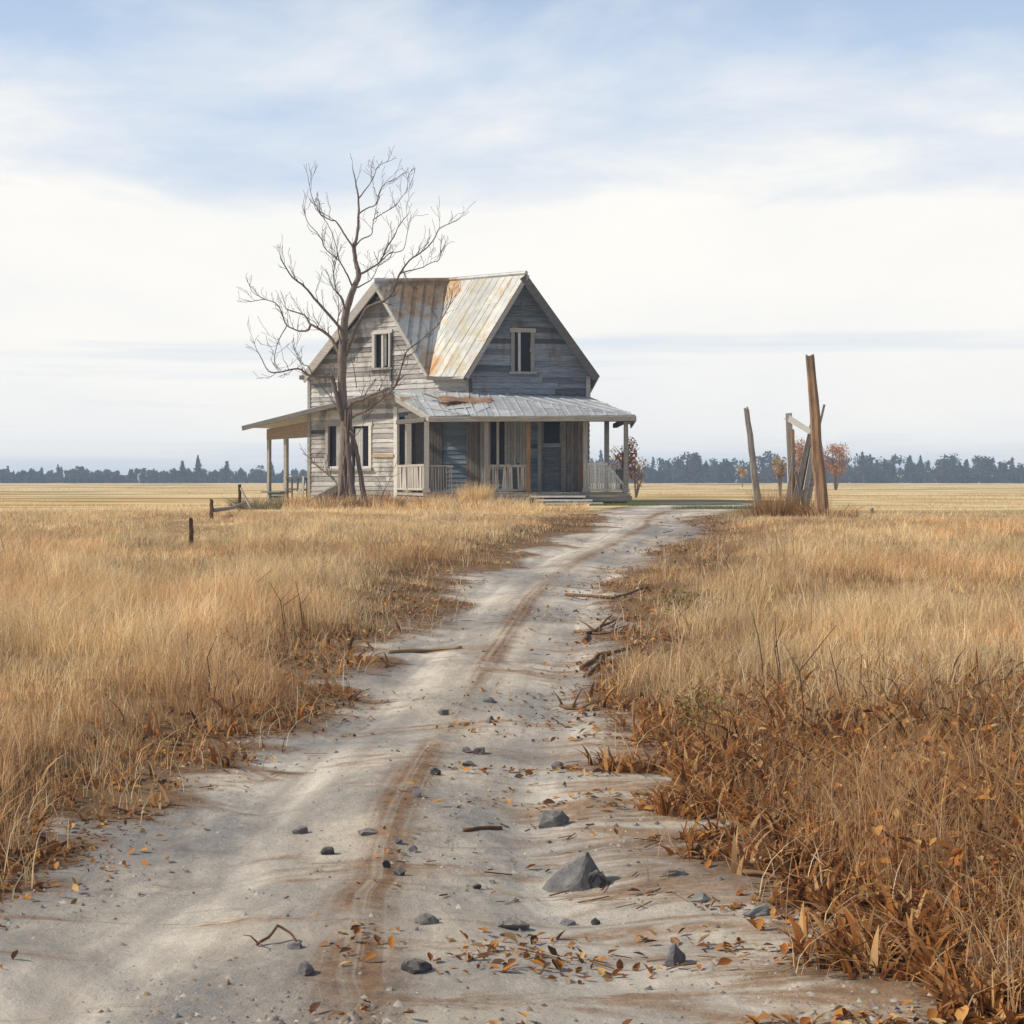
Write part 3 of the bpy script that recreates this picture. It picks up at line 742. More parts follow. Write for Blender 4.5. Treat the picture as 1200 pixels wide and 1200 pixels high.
def span(poly, v):
    xs = []
    n = len(poly)
    for i in range(n):
        (u0, v0), (u1, v1) = poly[i], poly[(i+1) % n]
        if (v0 <= v < v1) or (v1 <= v < v0): xs.append(u0+(u1-u0)*(v-v0)/(v1-v0))
    xs.sort(); return [(xs[i], xs[i+1]) for i in range(0, len(xs)-1, 2)]
def siding(plane, poly, holes, mat, name, parent, row=.125, miss=.018, mb=None, flip=1, label=None):
    """lapped boards, each one solid; poly and holes in plane metres"""
    b = MB()
    v0 = min(p[1] for p in poly); v1 = max(p[1] for p in poly)
    nrow = int(math.ceil((v1-v0)/row))
    for r in range(nrow):
        va = v0+r*row; vb = min(va+row, v1); vm = (va+vb)/2
        for (ua, ub) in span(poly, vm):
            lo = [s for s in span(poly, va+.002) if s[0] < ub and s[1] > ua]; hi = [s for s in span(poly, vb-.004) if s[0] < ub and s[1] > ua]
            segs = [(ua, ub)]
            for (h0, h1, k0, k1) in holes:
                if k0 < vm < k1:
                    ns = []
                    for (a, c) in segs:
                        if h1 <= a or h0 >= c: ns.append((a, c)); continue
                        if h0 > a: ns.append((a, h0))
                        if h1 < c: ns.append((h1, c))
                    segs = ns
            for (a, c) in segs:
                # backing
                b.prism([plane.w(a, va, -.09), plane.w(c, va, -.09), plane.w(c, vb, -.09), plane.w(a, vb, -.09)], plane.n*.06, .1, 1)
                x = a
                while x < c-.01:
                    L = random.uniform(1.2, 3.2); y = min(x+L, c)
                    if c-y < .3: y = c
                    if random.random() > miss*2 or y-x > 1.3:
                        tl = a == ua and x == a; tr = c == ub and y == c
                        xa0 = lo[0][0] if tl and lo else x; xa1 = hi[0][0] if tl and hi else x
                        xb0 = lo[-1][1] if tr and lo else y; xb1 = hi[-1][1] if tr and hi else y
                        g = .003; sag = random.gauss(0, .009); sg2 = random.gauss(0, .009)
                        vs = [plane.w(xa0+g, va-.012+sag, .034), plane.w(xb0-g, va-.012+sg2, .034), plane.w(xb1-g, vb+.004, .006), plane.w(xa1+g, vb+.004, .006),
                              plane.w(xa0+g, va-.012+sag, -.028), plane.w(xb0-g, va-.012+sg2, -.028), plane.w(xb1-g, vb+.004, -.028), plane.w(xa1+g, vb+.004, -.028)]
                        b.add(vs, [(0, 1, 2, 3), (7, 6, 5, 4), (0, 4, 5, 1), (1, 5, 6, 2), (2, 6, 7, 3), (3, 7, 4, 0)])
                    x = y
    o = b.build(name, [mat, M['darkwood']], parent)
    if label: o['label'] = label
    return o
def rect(plane, x0, y0, x1, y1):
    ym = (y0+y1)/2
    u0, va = plane.uv(x0, y0); u1, _ = plane.uv(x1, y0); um, vt = plane.uv((x0+x1)/2, y0); _, vb = plane.uv((x0+x1)/2, y1)
    return (u0, u1, vb, vt)
def uvs(plane, pts): return [plane.uv(*p) for p in pts]

def window(plane, x0, y0, x1, y1, parent, mat, mull=(), curtain=(), trim=.09, sill=True, label=None, broken=False):
    """frame boards stand proud; glass set back; returns hole"""
    u0, u1, v0, v1 = rect(plane, x0, y0, x1, y1)
    f = MB(); pr = .055
    def board(a, c, d, e, off=pr, th=.08): f.prism([plane.w(a, c, off), plane.w(d, c, off), plane.w(d, e, off), plane.w(a, e, off)], -plane.n*th)
    board(u0-.01, v0, u0+trim, v1); board(u1-trim, v0, u1+.01, v1)
    board(u0-.05, v1-trim*.9, u1+.05, v1+.03, pr+.006)
    win = f.build('window', mat, parent)
    if label: win['label'] = label
    iu0, iu1, iv0, iv1 = u0+trim, u1-trim, v0, v1-trim*.9
    g = MB(); g.prism([plane.w(iu0, iv0, -.05), plane.w(iu1, iv0, -.05), plane.w(iu1, iv1, -.05), plane.w(iu0, iv1, -.05)], -plane.n*.008)
    if not broken: g.build('pane', M['glass'], win)
    if mull:
        m = MB()
        for k in mull:
            um = iu0+(iu1-iu0)*k
            m.prism([plane.w(um-.035, iv0, .02), plane.w(um+.035, iv0, .02), plane.w(um+.035, iv1, .02), plane.w(um-.035, iv1, .02)], -plane.n*.06)
        m.build('mullion', M['white'], win)
    for (a, c, top) in curtain:
        cb = MB(); ua = iu0+(iu1-iu0)*a; uc = iu0+(iu1-iu0)*c; n = 8; vs = []; fs = []
        for i in range(n+1):
            u = ua+(uc-ua)*i/n; off = -.024+(.012 if i % 2 else -.012)
            vs += [plane.w(u, iv0+(iv1-iv0)*.02+random.uniform(0, .06), off), plane.w(u, iv0+(iv1-iv0)*top, off)]
        for i in range(n): fs.append((2*i, 2*i+2, 2*i+3, 2*i+1))
        cb.add(vs, fs); cb.build('curtain', M['cloth'], win)
    if sill:
        s = MB(); s.prism([plane.w(u0-.07, v0-.06, .12), plane.w(u1+.07, v0-.06, .12), plane.w(u1+.07, v0, .11), plane.w(u0-.07, v0, .11)], -plane.n*.15)
        s.build('sill', M['grey'], win)
    return (u0+.02, u1-.02, v0, v1)
def dark_room(plane, x0, y0, x1, y1): pass

# walls, left face
hA = [window(PA, 437.5, 388, 459.5, 431, house, M['white'], mull=(.5,), curtain=((.55, .72, 1.0),)),
      window(PA, 383, 496, 406, 549, house, M['grey'], curtain=((.42, .8, 1.0),)),
      window(PA, 411, 496, 436, 549, house, M['white'], curtain=((.08, .55, .95),))]
polyA = uvs(PA, [(362, 612), (362, 443), (452, 337), (510, 443), (550, 443), (550, 480), (465.5, 480), (465.5, 612)])
siding(PA, polyA, hA, M['cream'], 'wall', house, .135, .014, label='pale cream lapped board wall of the left side')
hB = [window(PB, 599, 386, 625.5, 436, house, M['grey'], mull=(.3,))]
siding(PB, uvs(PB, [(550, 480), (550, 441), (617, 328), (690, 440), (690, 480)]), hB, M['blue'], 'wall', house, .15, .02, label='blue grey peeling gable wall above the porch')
# ground floor wall behind the porch
hW = [window(PW, 573, 487, 594, 548, house, M['grey'], mull=(.5,), trim=.05)]
d0 = rect(PW, 481, 489, 498.5, 580); d1 = rect(PW, 632, 489, 661, 579); d2 = rect(PW, 467.5, 488, 476, 549)
hW += [d0, d1, d2]
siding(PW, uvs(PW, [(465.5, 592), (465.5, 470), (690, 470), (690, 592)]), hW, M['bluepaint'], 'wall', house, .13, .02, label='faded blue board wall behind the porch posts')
# hidden sides
a_l = PA.at(362, 500); b_r = PB.at(690, 500)
bkL = Vector((-4.7, 55.0, 0)); bkR = Vector((2.2, 53.5, 0))
def side_wall(p, q, ztop, mat, peak=None, zl=.6):
    pl = Plane((p.x, p.y), (q.x-p.x, q.y-p.y)); L = (Vector((q.x, q.y))-Vector((p.x, p.y))).length
    # outward from the house middle
    mid = Vector((-1.2, 50, 0)); c = pl.w(L/2, 0)
    if (c-mid).dot(pl.n) < 0: pl.n = -pl.n
    poly = [(0, zl), (0, ztop[0])]+([(L*peak[0], peak[1])] if peak else [])+[(L, ztop[1]), (L, zl)]
    siding(pl, poly, [], mat, 'wall', house, .15)
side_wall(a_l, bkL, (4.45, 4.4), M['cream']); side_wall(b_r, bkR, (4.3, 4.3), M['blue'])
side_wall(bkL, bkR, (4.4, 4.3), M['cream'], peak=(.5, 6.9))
# corner boards
for pl, px, y0, y1, mt, w_ in ((PA, 363.2, 444, 606, 'grey', .11), (PA, 464.6, 477, 604, 'white', .13), (PA, 549.2, 444, 478, 'grey', .09), (PB, 551, 444, 478, 'darkwood', .1), (PB, 689, 441, 478, 'grey', .12), (PW, 687.5, 480, 580, 'vgrey', .14)):
    b = MB(); u, _ = pl.uv(px, y0); _, v1 = pl.uv(px, y0); _, v0 = pl.uv(px, y1)
    b.prism([pl.w(u-w_/2, v0, .05), pl.w(u+w_/2, v0, .05), pl.w(u+w_/2, v1, .05), pl.w(u-w_/2, v1, .05)], -pl.n*.05)
    b.build('corner_board', M[mt], house)
# loose boards on the left wall
b = MB(); p0 = PA.at(438, 534, .05); p1 = PA.at(463, 534, .05); b.beam(p0, p1, .05, .09, side=PA.n); b.build('loose_board', M['tan'], house)
b = MB(); b.beam(PA.at(460, 390, .06), PA.at(459.5, 447, .06), .05, .06, side=PA.n); b.build('downpipe', M['darkwood'], house)

# doors and boarding in the porch wall
def slab(plane, x0, y0, x1, y1, off, th, mb, tint=None):
    u0, u1, v0, v1 = rect(plane, x0, y0, x1, y1)
    mb.prism([plane.w(u0, v0, off), plane.w(u1, v0, off), plane.w(u1, v1, off), plane.w(u0, v1, off)], -plane.n*th, tint)
b = MB(); slab(PW, 630.5, 487, 635, 579.5, .06, .1, b); slab(PW, 658, 487, 664, 579.5, .06, .1, b); slab(PW, 630, 484, 664.5, 489.5, .066, .1, b)
door = b.build('door', M['grey'], house); door['label'] = 'front door with dark upper light and blue lower panel'
b = MB(); slab(PW, 635, 519.5, 658, 524, 0.0, .04, b, .9); slab(PW, 635, 489.5, 637, 519.5, 0.0, .04, b); slab(PW, 656, 489.5, 658, 519.5, 0, .04, b)
slab(PW, 635, 524, 637.5, 579, 0.0, .04, b); slab(PW, 655.5, 524, 658, 579, 0.0, .04, b); slab(PW, 637.5, 548, 655.5, 551, 0.0, .04, b); slab(PW, 637.5, 574, 655.5, 579, 0, .04, b)
slab(PW, 637.5, 524, 655.5, 548, -.02, .02, b, .3); slab(PW, 637.5, 551, 655.5, 574, -.02, .02, b, .35)
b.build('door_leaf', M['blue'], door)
b = MB(); slab(PW, 637, 489.5, 656, 519.5, -.03, .008, b); b.build('pane', M['glass'], door)
b = MB(); k = PW.at(639.5, 541, .03); b.tube([k-PW.n*.03, k+PW.n*.02, k+PW.n*.03], [.015, .03, .02], 8); b.build('handle', M['darkwood'], door)
b = MB(); slab(PW, 479.5, 487, 482.5, 579.5, .06, .1, b); slab(PW, 497.5, 487, 501, 579.5, .06, .1, b); slab(PW, 479, 484, 501.5, 489.5, .066, .1, b)
d_open = b.build('door', M['white'], house); d_open['label'] = 'open dark doorway at the left end of the porch'
b = MB()
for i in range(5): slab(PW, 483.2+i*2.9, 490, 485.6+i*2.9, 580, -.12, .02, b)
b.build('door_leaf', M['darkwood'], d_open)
b = MB(); slab(PW, 466.2, 487, 468, 549, .05, .08, b); slab(PW, 475.2, 487, 478.5, 580, .06, .1, b)
wj = b.build('window', M['white'], house)
b = MB(); slab(PW, 468, 488, 475.5, 549, -.05, .01, b); b.build('pane', M['glass'], wj)
def boards(name, x0, x1, y0, y1, n, mat, off=.065, vary=6):
    b = MB()
    for i in range(n):
        xa = x0+(x1-x0)*i/n; xb = x0+(x1-x0)*(i+1)/n-.35
        slab(PW, xa, y0+random.uniform(0, vary*.4), xb, y1-random.uniform(0, vary), off+random.uniform(-.008, .008), .025, b)
    return b.build(name, M[mat], house)
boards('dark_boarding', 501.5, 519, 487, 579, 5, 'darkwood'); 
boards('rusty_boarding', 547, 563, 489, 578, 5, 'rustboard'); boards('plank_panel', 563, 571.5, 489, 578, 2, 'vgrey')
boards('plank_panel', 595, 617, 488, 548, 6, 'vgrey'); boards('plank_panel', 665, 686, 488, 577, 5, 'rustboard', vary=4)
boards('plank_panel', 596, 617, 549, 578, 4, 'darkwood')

# roofs ------------------------------------------------------------
def roofslab(poly, th, mat, name, parent, down=None, rib=.42, ribw=.03, ribh=.025, jitter=0.0, strips=True):
    """sheet roof: side by side sheets with raised seams, running along 'down'; solid"""
    poly = [Vector(p) for p in poly]
    n = Vector((0, 0, 0))
    for i in range(len(poly)): n += (poly[i]-poly[0]).cross(poly[(i+1) % len(poly)]-poly[0])
    n.normalize()
    if n.z < 0: n = -n
    e2 = Vector(down); e2 = (e2-n*e2.dot(n)).normalized(); e1 = n.cross(e2)
    o = poly[0]
    q = [((p-o).dot(e1), (p-o).dot(e2), (p-o).dot(n)) for p in poly]
    b = MB(); b.prism(poly, -n*th, .5)
    xs = [p[0] for p in q]; x = min(xs)+rib*.5
    P2 = [(p[1], p[0]) for p in q]
    prev = None
    while x < max(xs):
        for (a, c) in span(P2, x):
            if c-a > .1:
                p0 = o+e1*x+e2*(a+.01)+n*.005; p1 = o+e1*x+e2*(c-.01)+n*.005
                # follow slight warps of the sheet: average height offset
                b.beam(p0+n*random.uniform(0, .006), p1+n*random.uniform(0, .006), ribw, ribh*2, side=e1, tint=random.uniform(.3, .5))
        # laps across the slope
        x += rib*random.uniform(.92, 1.08)
    # sheets: thin plates of differing tint lying on the slab
    if strips:
        x = min(xs)
        while x < max(xs)-.05:
            x2 = min(x+rib*2, max(xs))
            pa = span(P2, x+.02); pb = span(P2, x2-.02)
            if pa and pb:
                (a0, a1), (b0, b1) = pa[0], pb[0]
                cuts = [0]+sorted(random.uniform(.25, .8) for _ in range(random.choice((0, 1, 1))))+[1]
                for i in range(len(cuts)-1):
                    s0, s1 = cuts[i], cuts[i+1]
                    vs = [o+e1*(x+.005)+e2*(a0+(a1-a0)*s0)+n*.004, o+e1*(x2-.005)+e2*(b0+(b1-b0)*s0)+n*.004,
                          o+e1*(x2-.012)+e2*(b0+(b1-b0)*s1)+n*.008, o+e1*(x+.012)+e2*(a0+(a1-a0)*s1)+n*.008]
                    jt = random.uniform(0, jitter)
                    vs[2] += n*jt; vs[3] += n*random.uniform(0, jitter)
                    if i == len(cuts)-2: ex = e2*random.uniform(0, .07); vs[2] += ex; vs[3] += ex
                    b.prism(vs, n*.006)
            x = x2
    return b.build(name, mat, parent)
Rf = PB.at(617, 321, .45); Rf = P(617, 321, Rf.y)
Vr = P(527, 329.5, 48.0)
Lf = PA.at(450, 331.5, .4); Vb = PA.at(509, 442, .22); Ef = P(545, 442, PB.at(552, 441, .45).y)
Er = P(703, 441, PB.at(690, 441, .45).y+.1)
Le = PA.at(363.5, 442, .4)
Kr = Vector((-.9, 55.6, Vr.z-.1)); LeB = Vector((-5.1, 55.6, Le.z-.1)); ErB = Vector((2.5, 54.0, Er.z-.05))
O = HOUSE_O
rust = (.45, .25, .085)
m_main = roofmetal('pale_sheet_roof', (.46, .46, .43), (.30, .31, .305), rust, [(P(524, 331, 47.6), .55), (P(549, 385, 47), .4), (Vb.lerp(Vr, .1), .45)], O, .575, (1.6, 1.6, .5), lichen=(.36, .31, .16))
m_cross = roofmetal('rusted_sheet_roof', (.46, .47, .46), (.30, .325, .33), (.36, .225, .115), [(Lf.lerp(Vr, .55)-Vector((0, 0, .3)), 1.15), (P(515, 425, 46.6), .8), (Lf.lerp(Vr, .9), .7)], O, .545)
m_porch = roofmetal('porch_sheet_roof', (.56, .58, .58), (.36, .39, .41), (.40, .20, .07), [(P(545, 469, 45.2), .55), (P(566, 469, 45.0), .45), (P(526, 469, 45.3), .35), (P(470, 465, 46.5), .4)], O, .68)
main = roofslab([Rf, Vr, Vb, Ef], .05, m_main, 'roof', house, down=Ef-Rf, rib=.25, ribh=.010, ribw=.022, jitter=.004); main['label'] = 'pale sheet metal slope with rust streaks'
cr = roofslab([Lf, Vr, Vb], .05, m_cross, 'roof', house, down=Vb-Vr*1.0+Vector((.3, -.2, 0)), rib=.3); cr['label'] = 'rusted triangular slope beside the valley'
def hidslope(tris):
    b = MB()
    for t in tris:
        n = (t[1]-t[0]).cross(t[2]-t[0]).normalized()
        if n.z < 0: n = -n
        b.prism(t, -n*.05, .5)
    return b.build('roof', m_main, house)
hidslope([(Lf, Le, LeB), (Lf, LeB, Kr), (Lf, Kr, Vr)]); hidslope([(Rf, Vr, Kr), (Rf, Kr, ErB), (Rf, ErB, Er)])
# barge boards and soffits
m_rust = roofmetal('rust_sheet', (.42, .40, .37), (.30, .28, .26), (.40, .21, .085), [], O, .40)
def barge(p, q, n, mat, w_=.2, th=.05, name='bargeboard'):
    b = MB(); d = (q-p).normalized(); up = Vector((0, 0, 1)); dn = (-up+d*up.dot(d)).normalized()
    b.prism([p+n*.01, q+n*.01, q+dn*w_+n*.01, p+dn*w_+n*.01], -n*th); return b.build(name, M[mat], house)
barge(Lf, Le, PA.n, 'grey', .24); barge(Lf, Vb.lerp(Lf, .02), PA.n, 'white', .10)
barge(Rf, Ef, PB.n, 'grey', .10); barge(Rf, Er, PB.n, 'darkwood', .22)
b = MB(); b.tube([Lf+Vector((0, 0, .03)), Vr+Vector((0, 0, .04)), Rf+Vector((0, 0, .03))], [.06, .06, .06], 8); b.build('ridge_cap', m_cross, house)
b = MB(); b.beam(Vb+Vector((-.05, 0, -.04)), Ef+Vector((0, 0, -.04)), .06, .1); b.build('eave_board', M['darkwood'], house)
# small eave return left of the left gable
b = MB(); b.beam(Le+Vector((-.02, 0, -.03)), PA.at(382, 443, .32), .05, .12); b.build('eave_board', M['darkwood'], house)

# porch roof
T0 = PA.at(461, 461, .03); T1 = PA.at(550, 460, .03); T2 = PB.at(690, 466, .03)
E0 = P(503, 488, 43.6); E1 = P(745, 487, 43.5); E1b = Vector((3.45, 49.5, E1.z)); T2b = Vector((T2.x+.25, 49.5, T2.z))
Em = E0.lerp(E1, .2)
dn = Vector((.15, -1, -.28))
roofslab([T0, Em, E0], .05, m_porch, 'porch_roof', house, down=dn, rib=.3, jitter=.02)
r1 = roofslab([T0, T1, Em], .05, m_porch, 'porch_roof', house, down=dn, rib=.3, jitter=.02); r1['label'] = 'lit left part of the porch roof with a rust band'
roofslab([T1, E1, Em], .05, m_porch, 'porch_roof', house, down=dn, rib=.3, jitter=.012)
roofslab([T1, T2, E1], .05, m_porch, 'porch_roof', house, down=dn+Vector((.5, 0, 0)), rib=.36, jitter=.008)
roofslab([T2, T2b, E1b, E1], .05, m_porch, 'porch_roof', house, down=E1b-T2b, rib=.4, strips=False)
b = MB()
for a, c in ((E0, E1), (E1, E1b), (T0-Vector((0, 0, .05)), E0)):
    b.beam(a+Vector((0, .03, -.075)), c+Vector((0, .03, -.075)), .04, .12, side=Vector((0, 1, 0)) if a is E0 else Vector((1, 0, 0)))
b.build('fascia', M['grey'], house)
# curled loose sheet lying on the porch roof
b = MB(); vs = []; fs = []
for i in range(9):
    t = i/8; q0 = P(514+62*t, 467.5+2.5*t, 45.35-.1*t); 
    for k, (dy, dz) in enumerate(((.0, .03), (-.2, .055+.03*math.sin(t*9)), (-.42, -.06+.02*math.sin(t*7)))): vs.append(q0+Vector((0, dy, dz)))
for i in range(8):
    for k in range(2): fs.append((i*3+k, i*3+k+1, i*3+k+4, i*3+k+3))
b.add(vs, fs); ls = b.build('loose_sheet', m_rust, house); ls['label'] = 'curled rust brown sheet on the porch roof'
sol = ls.modifiers.new('thick', 'SOLIDIFY'); sol.thickness = .012
b = MB(); b.beam(P(497, 463, 45.9)+Vector((0, 0, .04)), P(515, 470, 45.2)+Vector((0, 0, .05)), .05, .02); b.build('loose_board', M['darkwood'], house)
# porch ceiling beams, deck, posts
zf = float(P(600, 578, 44).z); zt = E0.z-.12
pFL = P(500, 578, 44.0); pFR = P(735, 578, 44.0); pBL = PA.at(466, 560, .02); pBL.z = zf; pFL.z = zf; pFR.z = zf
b = MB(); deckpoly = [pFL+Vector((-.08, -.1, 0)), pFR+Vector((.08, -.1, 0)), Vector((pFR.x+.08, 49.4, zf)), Vector((gb.x+.2, 49.4, zf)), Vector((gb.x, gb.y-.1, zf)), Vector((pBL.x, pBL.y, zf))]
b.prism(deckpoly, Vector((0, 0, -.07)), .5)
x = pFL.x
while x < pFR.x:
    x2 = min(x+.14, pFR.x); b.prism([Vector((x+.006, 43.86, zf+.003)), Vector((x2-.006, 43.86, zf+.003)), Vector((x2-.006, 46.4, zf+.003)), Vector((x+.006, 46.4, zf+.003))], Vector((0, 0, .02))); x = x2
b.build('porch_floor', M['grey'], house)
b = MB()
b.beam(pFL+Vector((-.05, -.07, -.14)), pFR+Vector((.1, -.07, -.14)), .05, .13, side=Vector((0, 1, 0))); b.beam(pBL+Vector((0, -.1, -.16)), pFL+Vector((-.06, -.05, -.16)), .05, .11, side=Vector((0, 1, 0)))
b.beam(pFR+Vector((.1, -.05, -.14)), Vector((pFR.x+.1, 49.4, zf-.14)), .05, .13, side=Vector((1, 0, 0)))
b.build('floor_joist', M['grey'], house)
for px in (470, 480, 490, 500, 512, 530, 548, 570, 590, 619, 686, 733):
    if px < 500:
        t = (px-467)/33; q = pBL.lerp(pFL, t)
    else: q = P(px, 578, 44.05)
    g = float(zground(q.x, q.y)); b = MB(); b.beam(Vector((q.x, q.y+.06, g-.1)), Vector((q.x, q.y+.06, zf-.2)), .09, .09, wob=.01); b.build('pier', M['darkwood'], house)
b = MB(); yb = 44.35
b.prism([Vector((pFL.x+.1, yb, .7)), Vector((pFR.x, yb, .7)), Vector((pFR.x, yb, zf-.22)), Vector((pFL.x+.1, yb, zf-.22))], Vector((0, .03, 0)), .2); b.build('skirt_board', M['darkwood'], house)
def post(x, y, w_, mat, z0=None, z1=None, lean=0):
    b = MB(); b.beam(Vector((x, y, zf+.02 if z0 is None else z0)), Vector((x+lean, y, zt if z1 is None else z1)), w_, w_, side=Vector((1, 0, 0)), wob=.006)
    b.prism([Vector((x-w_*.75, y-w_*.75, (z0 or zf)+.02)), Vector((x+w_*.75, y-w_*.75, (z0 or zf)+.02)), Vector((x+w_*.75, y+w_*.75, (z0 or zf)+.02)), Vector((x-w_*.75, y+w_*.75, (z0 or zf)+.02))], Vector((0, 0, .1)))
    return b.build('porch_post', M[mat], house)
X44 = lambda px, Y=44.0: (px-HX)*Y/F
post(X44(500), 44.0, .13, 'white'); post(X44(570), 44.0, .11, 'vgrey'); p_ = post(X44(619), 44.0, .11, 'brown'); p_['label'] = 'rust brown porch post'
post(X44(686), 44.0, .11, 'vgrey'); post(X44(733.5), 44.0, .12, 'grey'); post(X44(711, 48.5), 48.5, .14, 'white', z1=zt+.42)
q = pBL.lerp(pFL, .42); post(q.x, q.y, .10, 'white')
b = MB()
b.beam(Vector((pFL.x-.05, 44, zt+.06)), Vector((pFR.x+.2, 44, zt+.06)), .12, .12, side=Vector((0, 1, 0))); b.beam(Vector((pFR.x, 44.06, zt+.06)), Vector((pFR.x, 49.3, zt+.06)), .12, .12, side=Vector((1, 0, 0)))
b.beam(Vector((pBL.x+.02, pBL.y-.1, zt+.10)), Vector((pFL.x-.02, 44.07, zt+.06)), .10, .12, side=Vector((0, 1, 0)))
b.build('porch_beam', M['darkwood'], house)
# railings
def railing(p, q, z0, z1, n, mat, top=.06, bal=.03, gaps=0.0, label=None, tilt=0.0, balw=None):
    b = MB(); p = Vector(p); q = Vector(q); d = (q-p); sd = d.normalized()
    P_ = lambda t, z: Vector((p.x+d.x*t, p.y+d.y*t, z))
    b.beam(P_(0, z1), P_(1, z1-tilt), top, top*1.1, side=Vector((sd.y, -sd.x, 0)))
    rl = b.build('railing', M[mat], house)
    b = MB(); b.beam(P_(0, z0), P_(1, z0), top*.8, top*.8, side=Vector((sd.y, -sd.x, 0))); b.build('bottom_rail', M[mat], rl)
    if label: rl['label'] = label
    for i in range(n):
        t = (i+.5)/n
        if random.random() < gaps: continue
        m = MB(); j = random.gauss(0, .02)
        m.beam(P_(t, z0-.03), P_(t+j, z1-.03-tilt*t), balw or d.length/n*.78, bal, side=sd); m.build('baluster', M[mat], rl)
    return rl
zr = float(P(600, 546, 44).z)
railing(pBL+Vector((.02, -.12, 0)), pFL+Vector((-.05, .07, 0)), zf+.10, zr+.02, 11, 'vgrey', label='pale boarded railing at the left end of the porch')
railing(Vector((X44(503), 44, 0)), Vector((X44(531), 44, 0)), zf+.06, zr-.0, 9, 'vgrey', balw=.022, bal=.02, top=.03, gaps=.2, label='thin wire like railing beside the left corner post')
railing(Vector((X44(571.5), 44, 0)), Vector((X44(617.5), 44, 0)), zf+.08, zr, 17, 'vgrey', gaps=.06, label='boarded railing left of the brown post')
railing(Vector((X44(688), 44, 0)), Vector((X44(712), 44, 0)), zf+.08, zr+.05, 9, 'white', gaps=.12, label='pale boarded railing right of the door')
railing(Vector((X44(712.5), 44, 0)), Vector((X44(732), 44, 0)), zf+.08, zr-.02, 8, 'white', gaps=.15, tilt=.5, label='collapsed railing sloping to the right end post')
railing(Vector((X44(735), 44.1, 0)), Vector((X44(735), 48.4, 0)), zf+.08, zr-.1, 14, 'vgrey', gaps=.3)
# steps
zg_ = float(zground(2, 43))
for i, (xa, xb, y, z) in enumerate(((622, 686, 43.62, zf-.085), (629, 694, 43.30, zf-.175), (640, 706, 42.95, zf-.255))):
    b = MB(); x0 = X44(xa, y); x1 = X44(xb, y); st = b
    b.beam(Vector((x0, y, z)), Vector((x1, y, z+random.uniform(-.015, .015))), .34, .045, side=Vector((0, 1, 0)))
    stp = b.build('step', M['white'], house)
    b = MB(); b.prism([Vector((x0+.06, y+.12, z-.02)), Vector((x1-.06, y+.12, z-.02)), Vector((x1-.06, y+.12, zg_-.1)), Vector((x0+.06, y+.12, zg_-.1))], Vector((0, .03, 0)), .2); b.build('riser', M['darkwood'], stp)

# lean-to on the left
Fa = PA.at(298, 501.5, .5); Fb = PA.at(463, 460, .5)
back = -PA.n*4.6
b = MB()
nn = (Fb-Fa).cross(back).normalized(); nn = nn if nn.z > 0 else -nn
b.prism([Fa, Fb, Fb-PA.n*.45, Fa-PA.n*.45], nn*.05, .6)
pm = Fa.lerp(Fb, .40); b.prism([Fa-PA.n*.45, pm-PA.n*.45, pm+back, Fa+back], nn*.05, .4)
lt = b.build('lean_to_roof', m_porch, house)
barge(Fa+nn*.04, Fb+nn*.04, PA.n, 'darkwood', .13)
b = MB(); b.prism([PA.at(313, 503, .02), PA.at(361, 494, .02), PA.at(361, 512.5, .02), PA.at(313, 515.5, .02)], -PA.n*.06); o = b.build('beam_board', M['tan'], house); o['label'] = 'raw tan board under the lean-to roof'
b = MB(); b.prism([PA.at(361, 489, .02)-PA.n*4, PA.at(316, 503, .02)-PA.n*4, PA.at(316, 512, .02)-PA.n*4, PA.at(361, 508, .02)-PA.n*4], -PA.n*.05); b.build('beam_board', M['darkwood'], house)
def ltpost(px, off, wpx, mat, y0=514, y1=606):
    b = MB(); p = PA.at(px, y0, off); g = Vector((p.x, p.y, .75)); b.beam(g, p, wpx*p.y/F, side=PA.u, wob=.008); return b.build('lean_to_post', M[mat], house)
ltpost(314, -.05, 3.6, 'vgrey'); ltpost(334, -.05, 4.2, 'grey'); ltpost(358.5, -.12, 3.0, 'vgrey')
p = PA.at(346, 512, .0)-PA.n*3.8; b = MB(); b.beam(Vector((p.x, p.y, .75)), p, .12, side=PA.u); b.build('lean_to_post', M['grey'], house)
# lattice and boards under the lean-to
b = MB()
for px in (336, 342, 348, 354, 359): b.beam(PA.at(px, 602, -.02), PA.at(px+random.uniform(-.6, .6), 558+random.uniform(-1, 3), -.02), .05, .025, side=PA.u)
for py in (560, 573, 588): b.beam(PA.at(335, py, .0), PA.at(360, py+1, .0), .05, .025, side=Vector((0, 0, 1)))
b.build('lattice_panel', M['darkwood'], house)
b = MB(); b.beam(PA.at(341, 600, .15), PA.at(357, 566, .03), .09, .03, side=PA.u); b.beam(PA.at(357, 558, .05), PA.at(356.5, 606, .08), .07, .03, side=PA.u); b.build('loose_board', M['vgrey'], house)
pbx = PA.at(323, 578, -.3); b = MB()
hgt = pbx.z-.8; 
for s0 in range(5): b.beam(PA.at(314.5, 578+s0*4.4, -.1), PA.at(333, 578+s0*4.4, -.1), .095, .03, side=Vector((0, 0, 1)))
b.beam(PA.at(313, 576.5, .0), PA.at(335, 576.5, .0), .5, .04, side=PA.n)
bn = b.build('low_bench', M['bluepaint'], house)

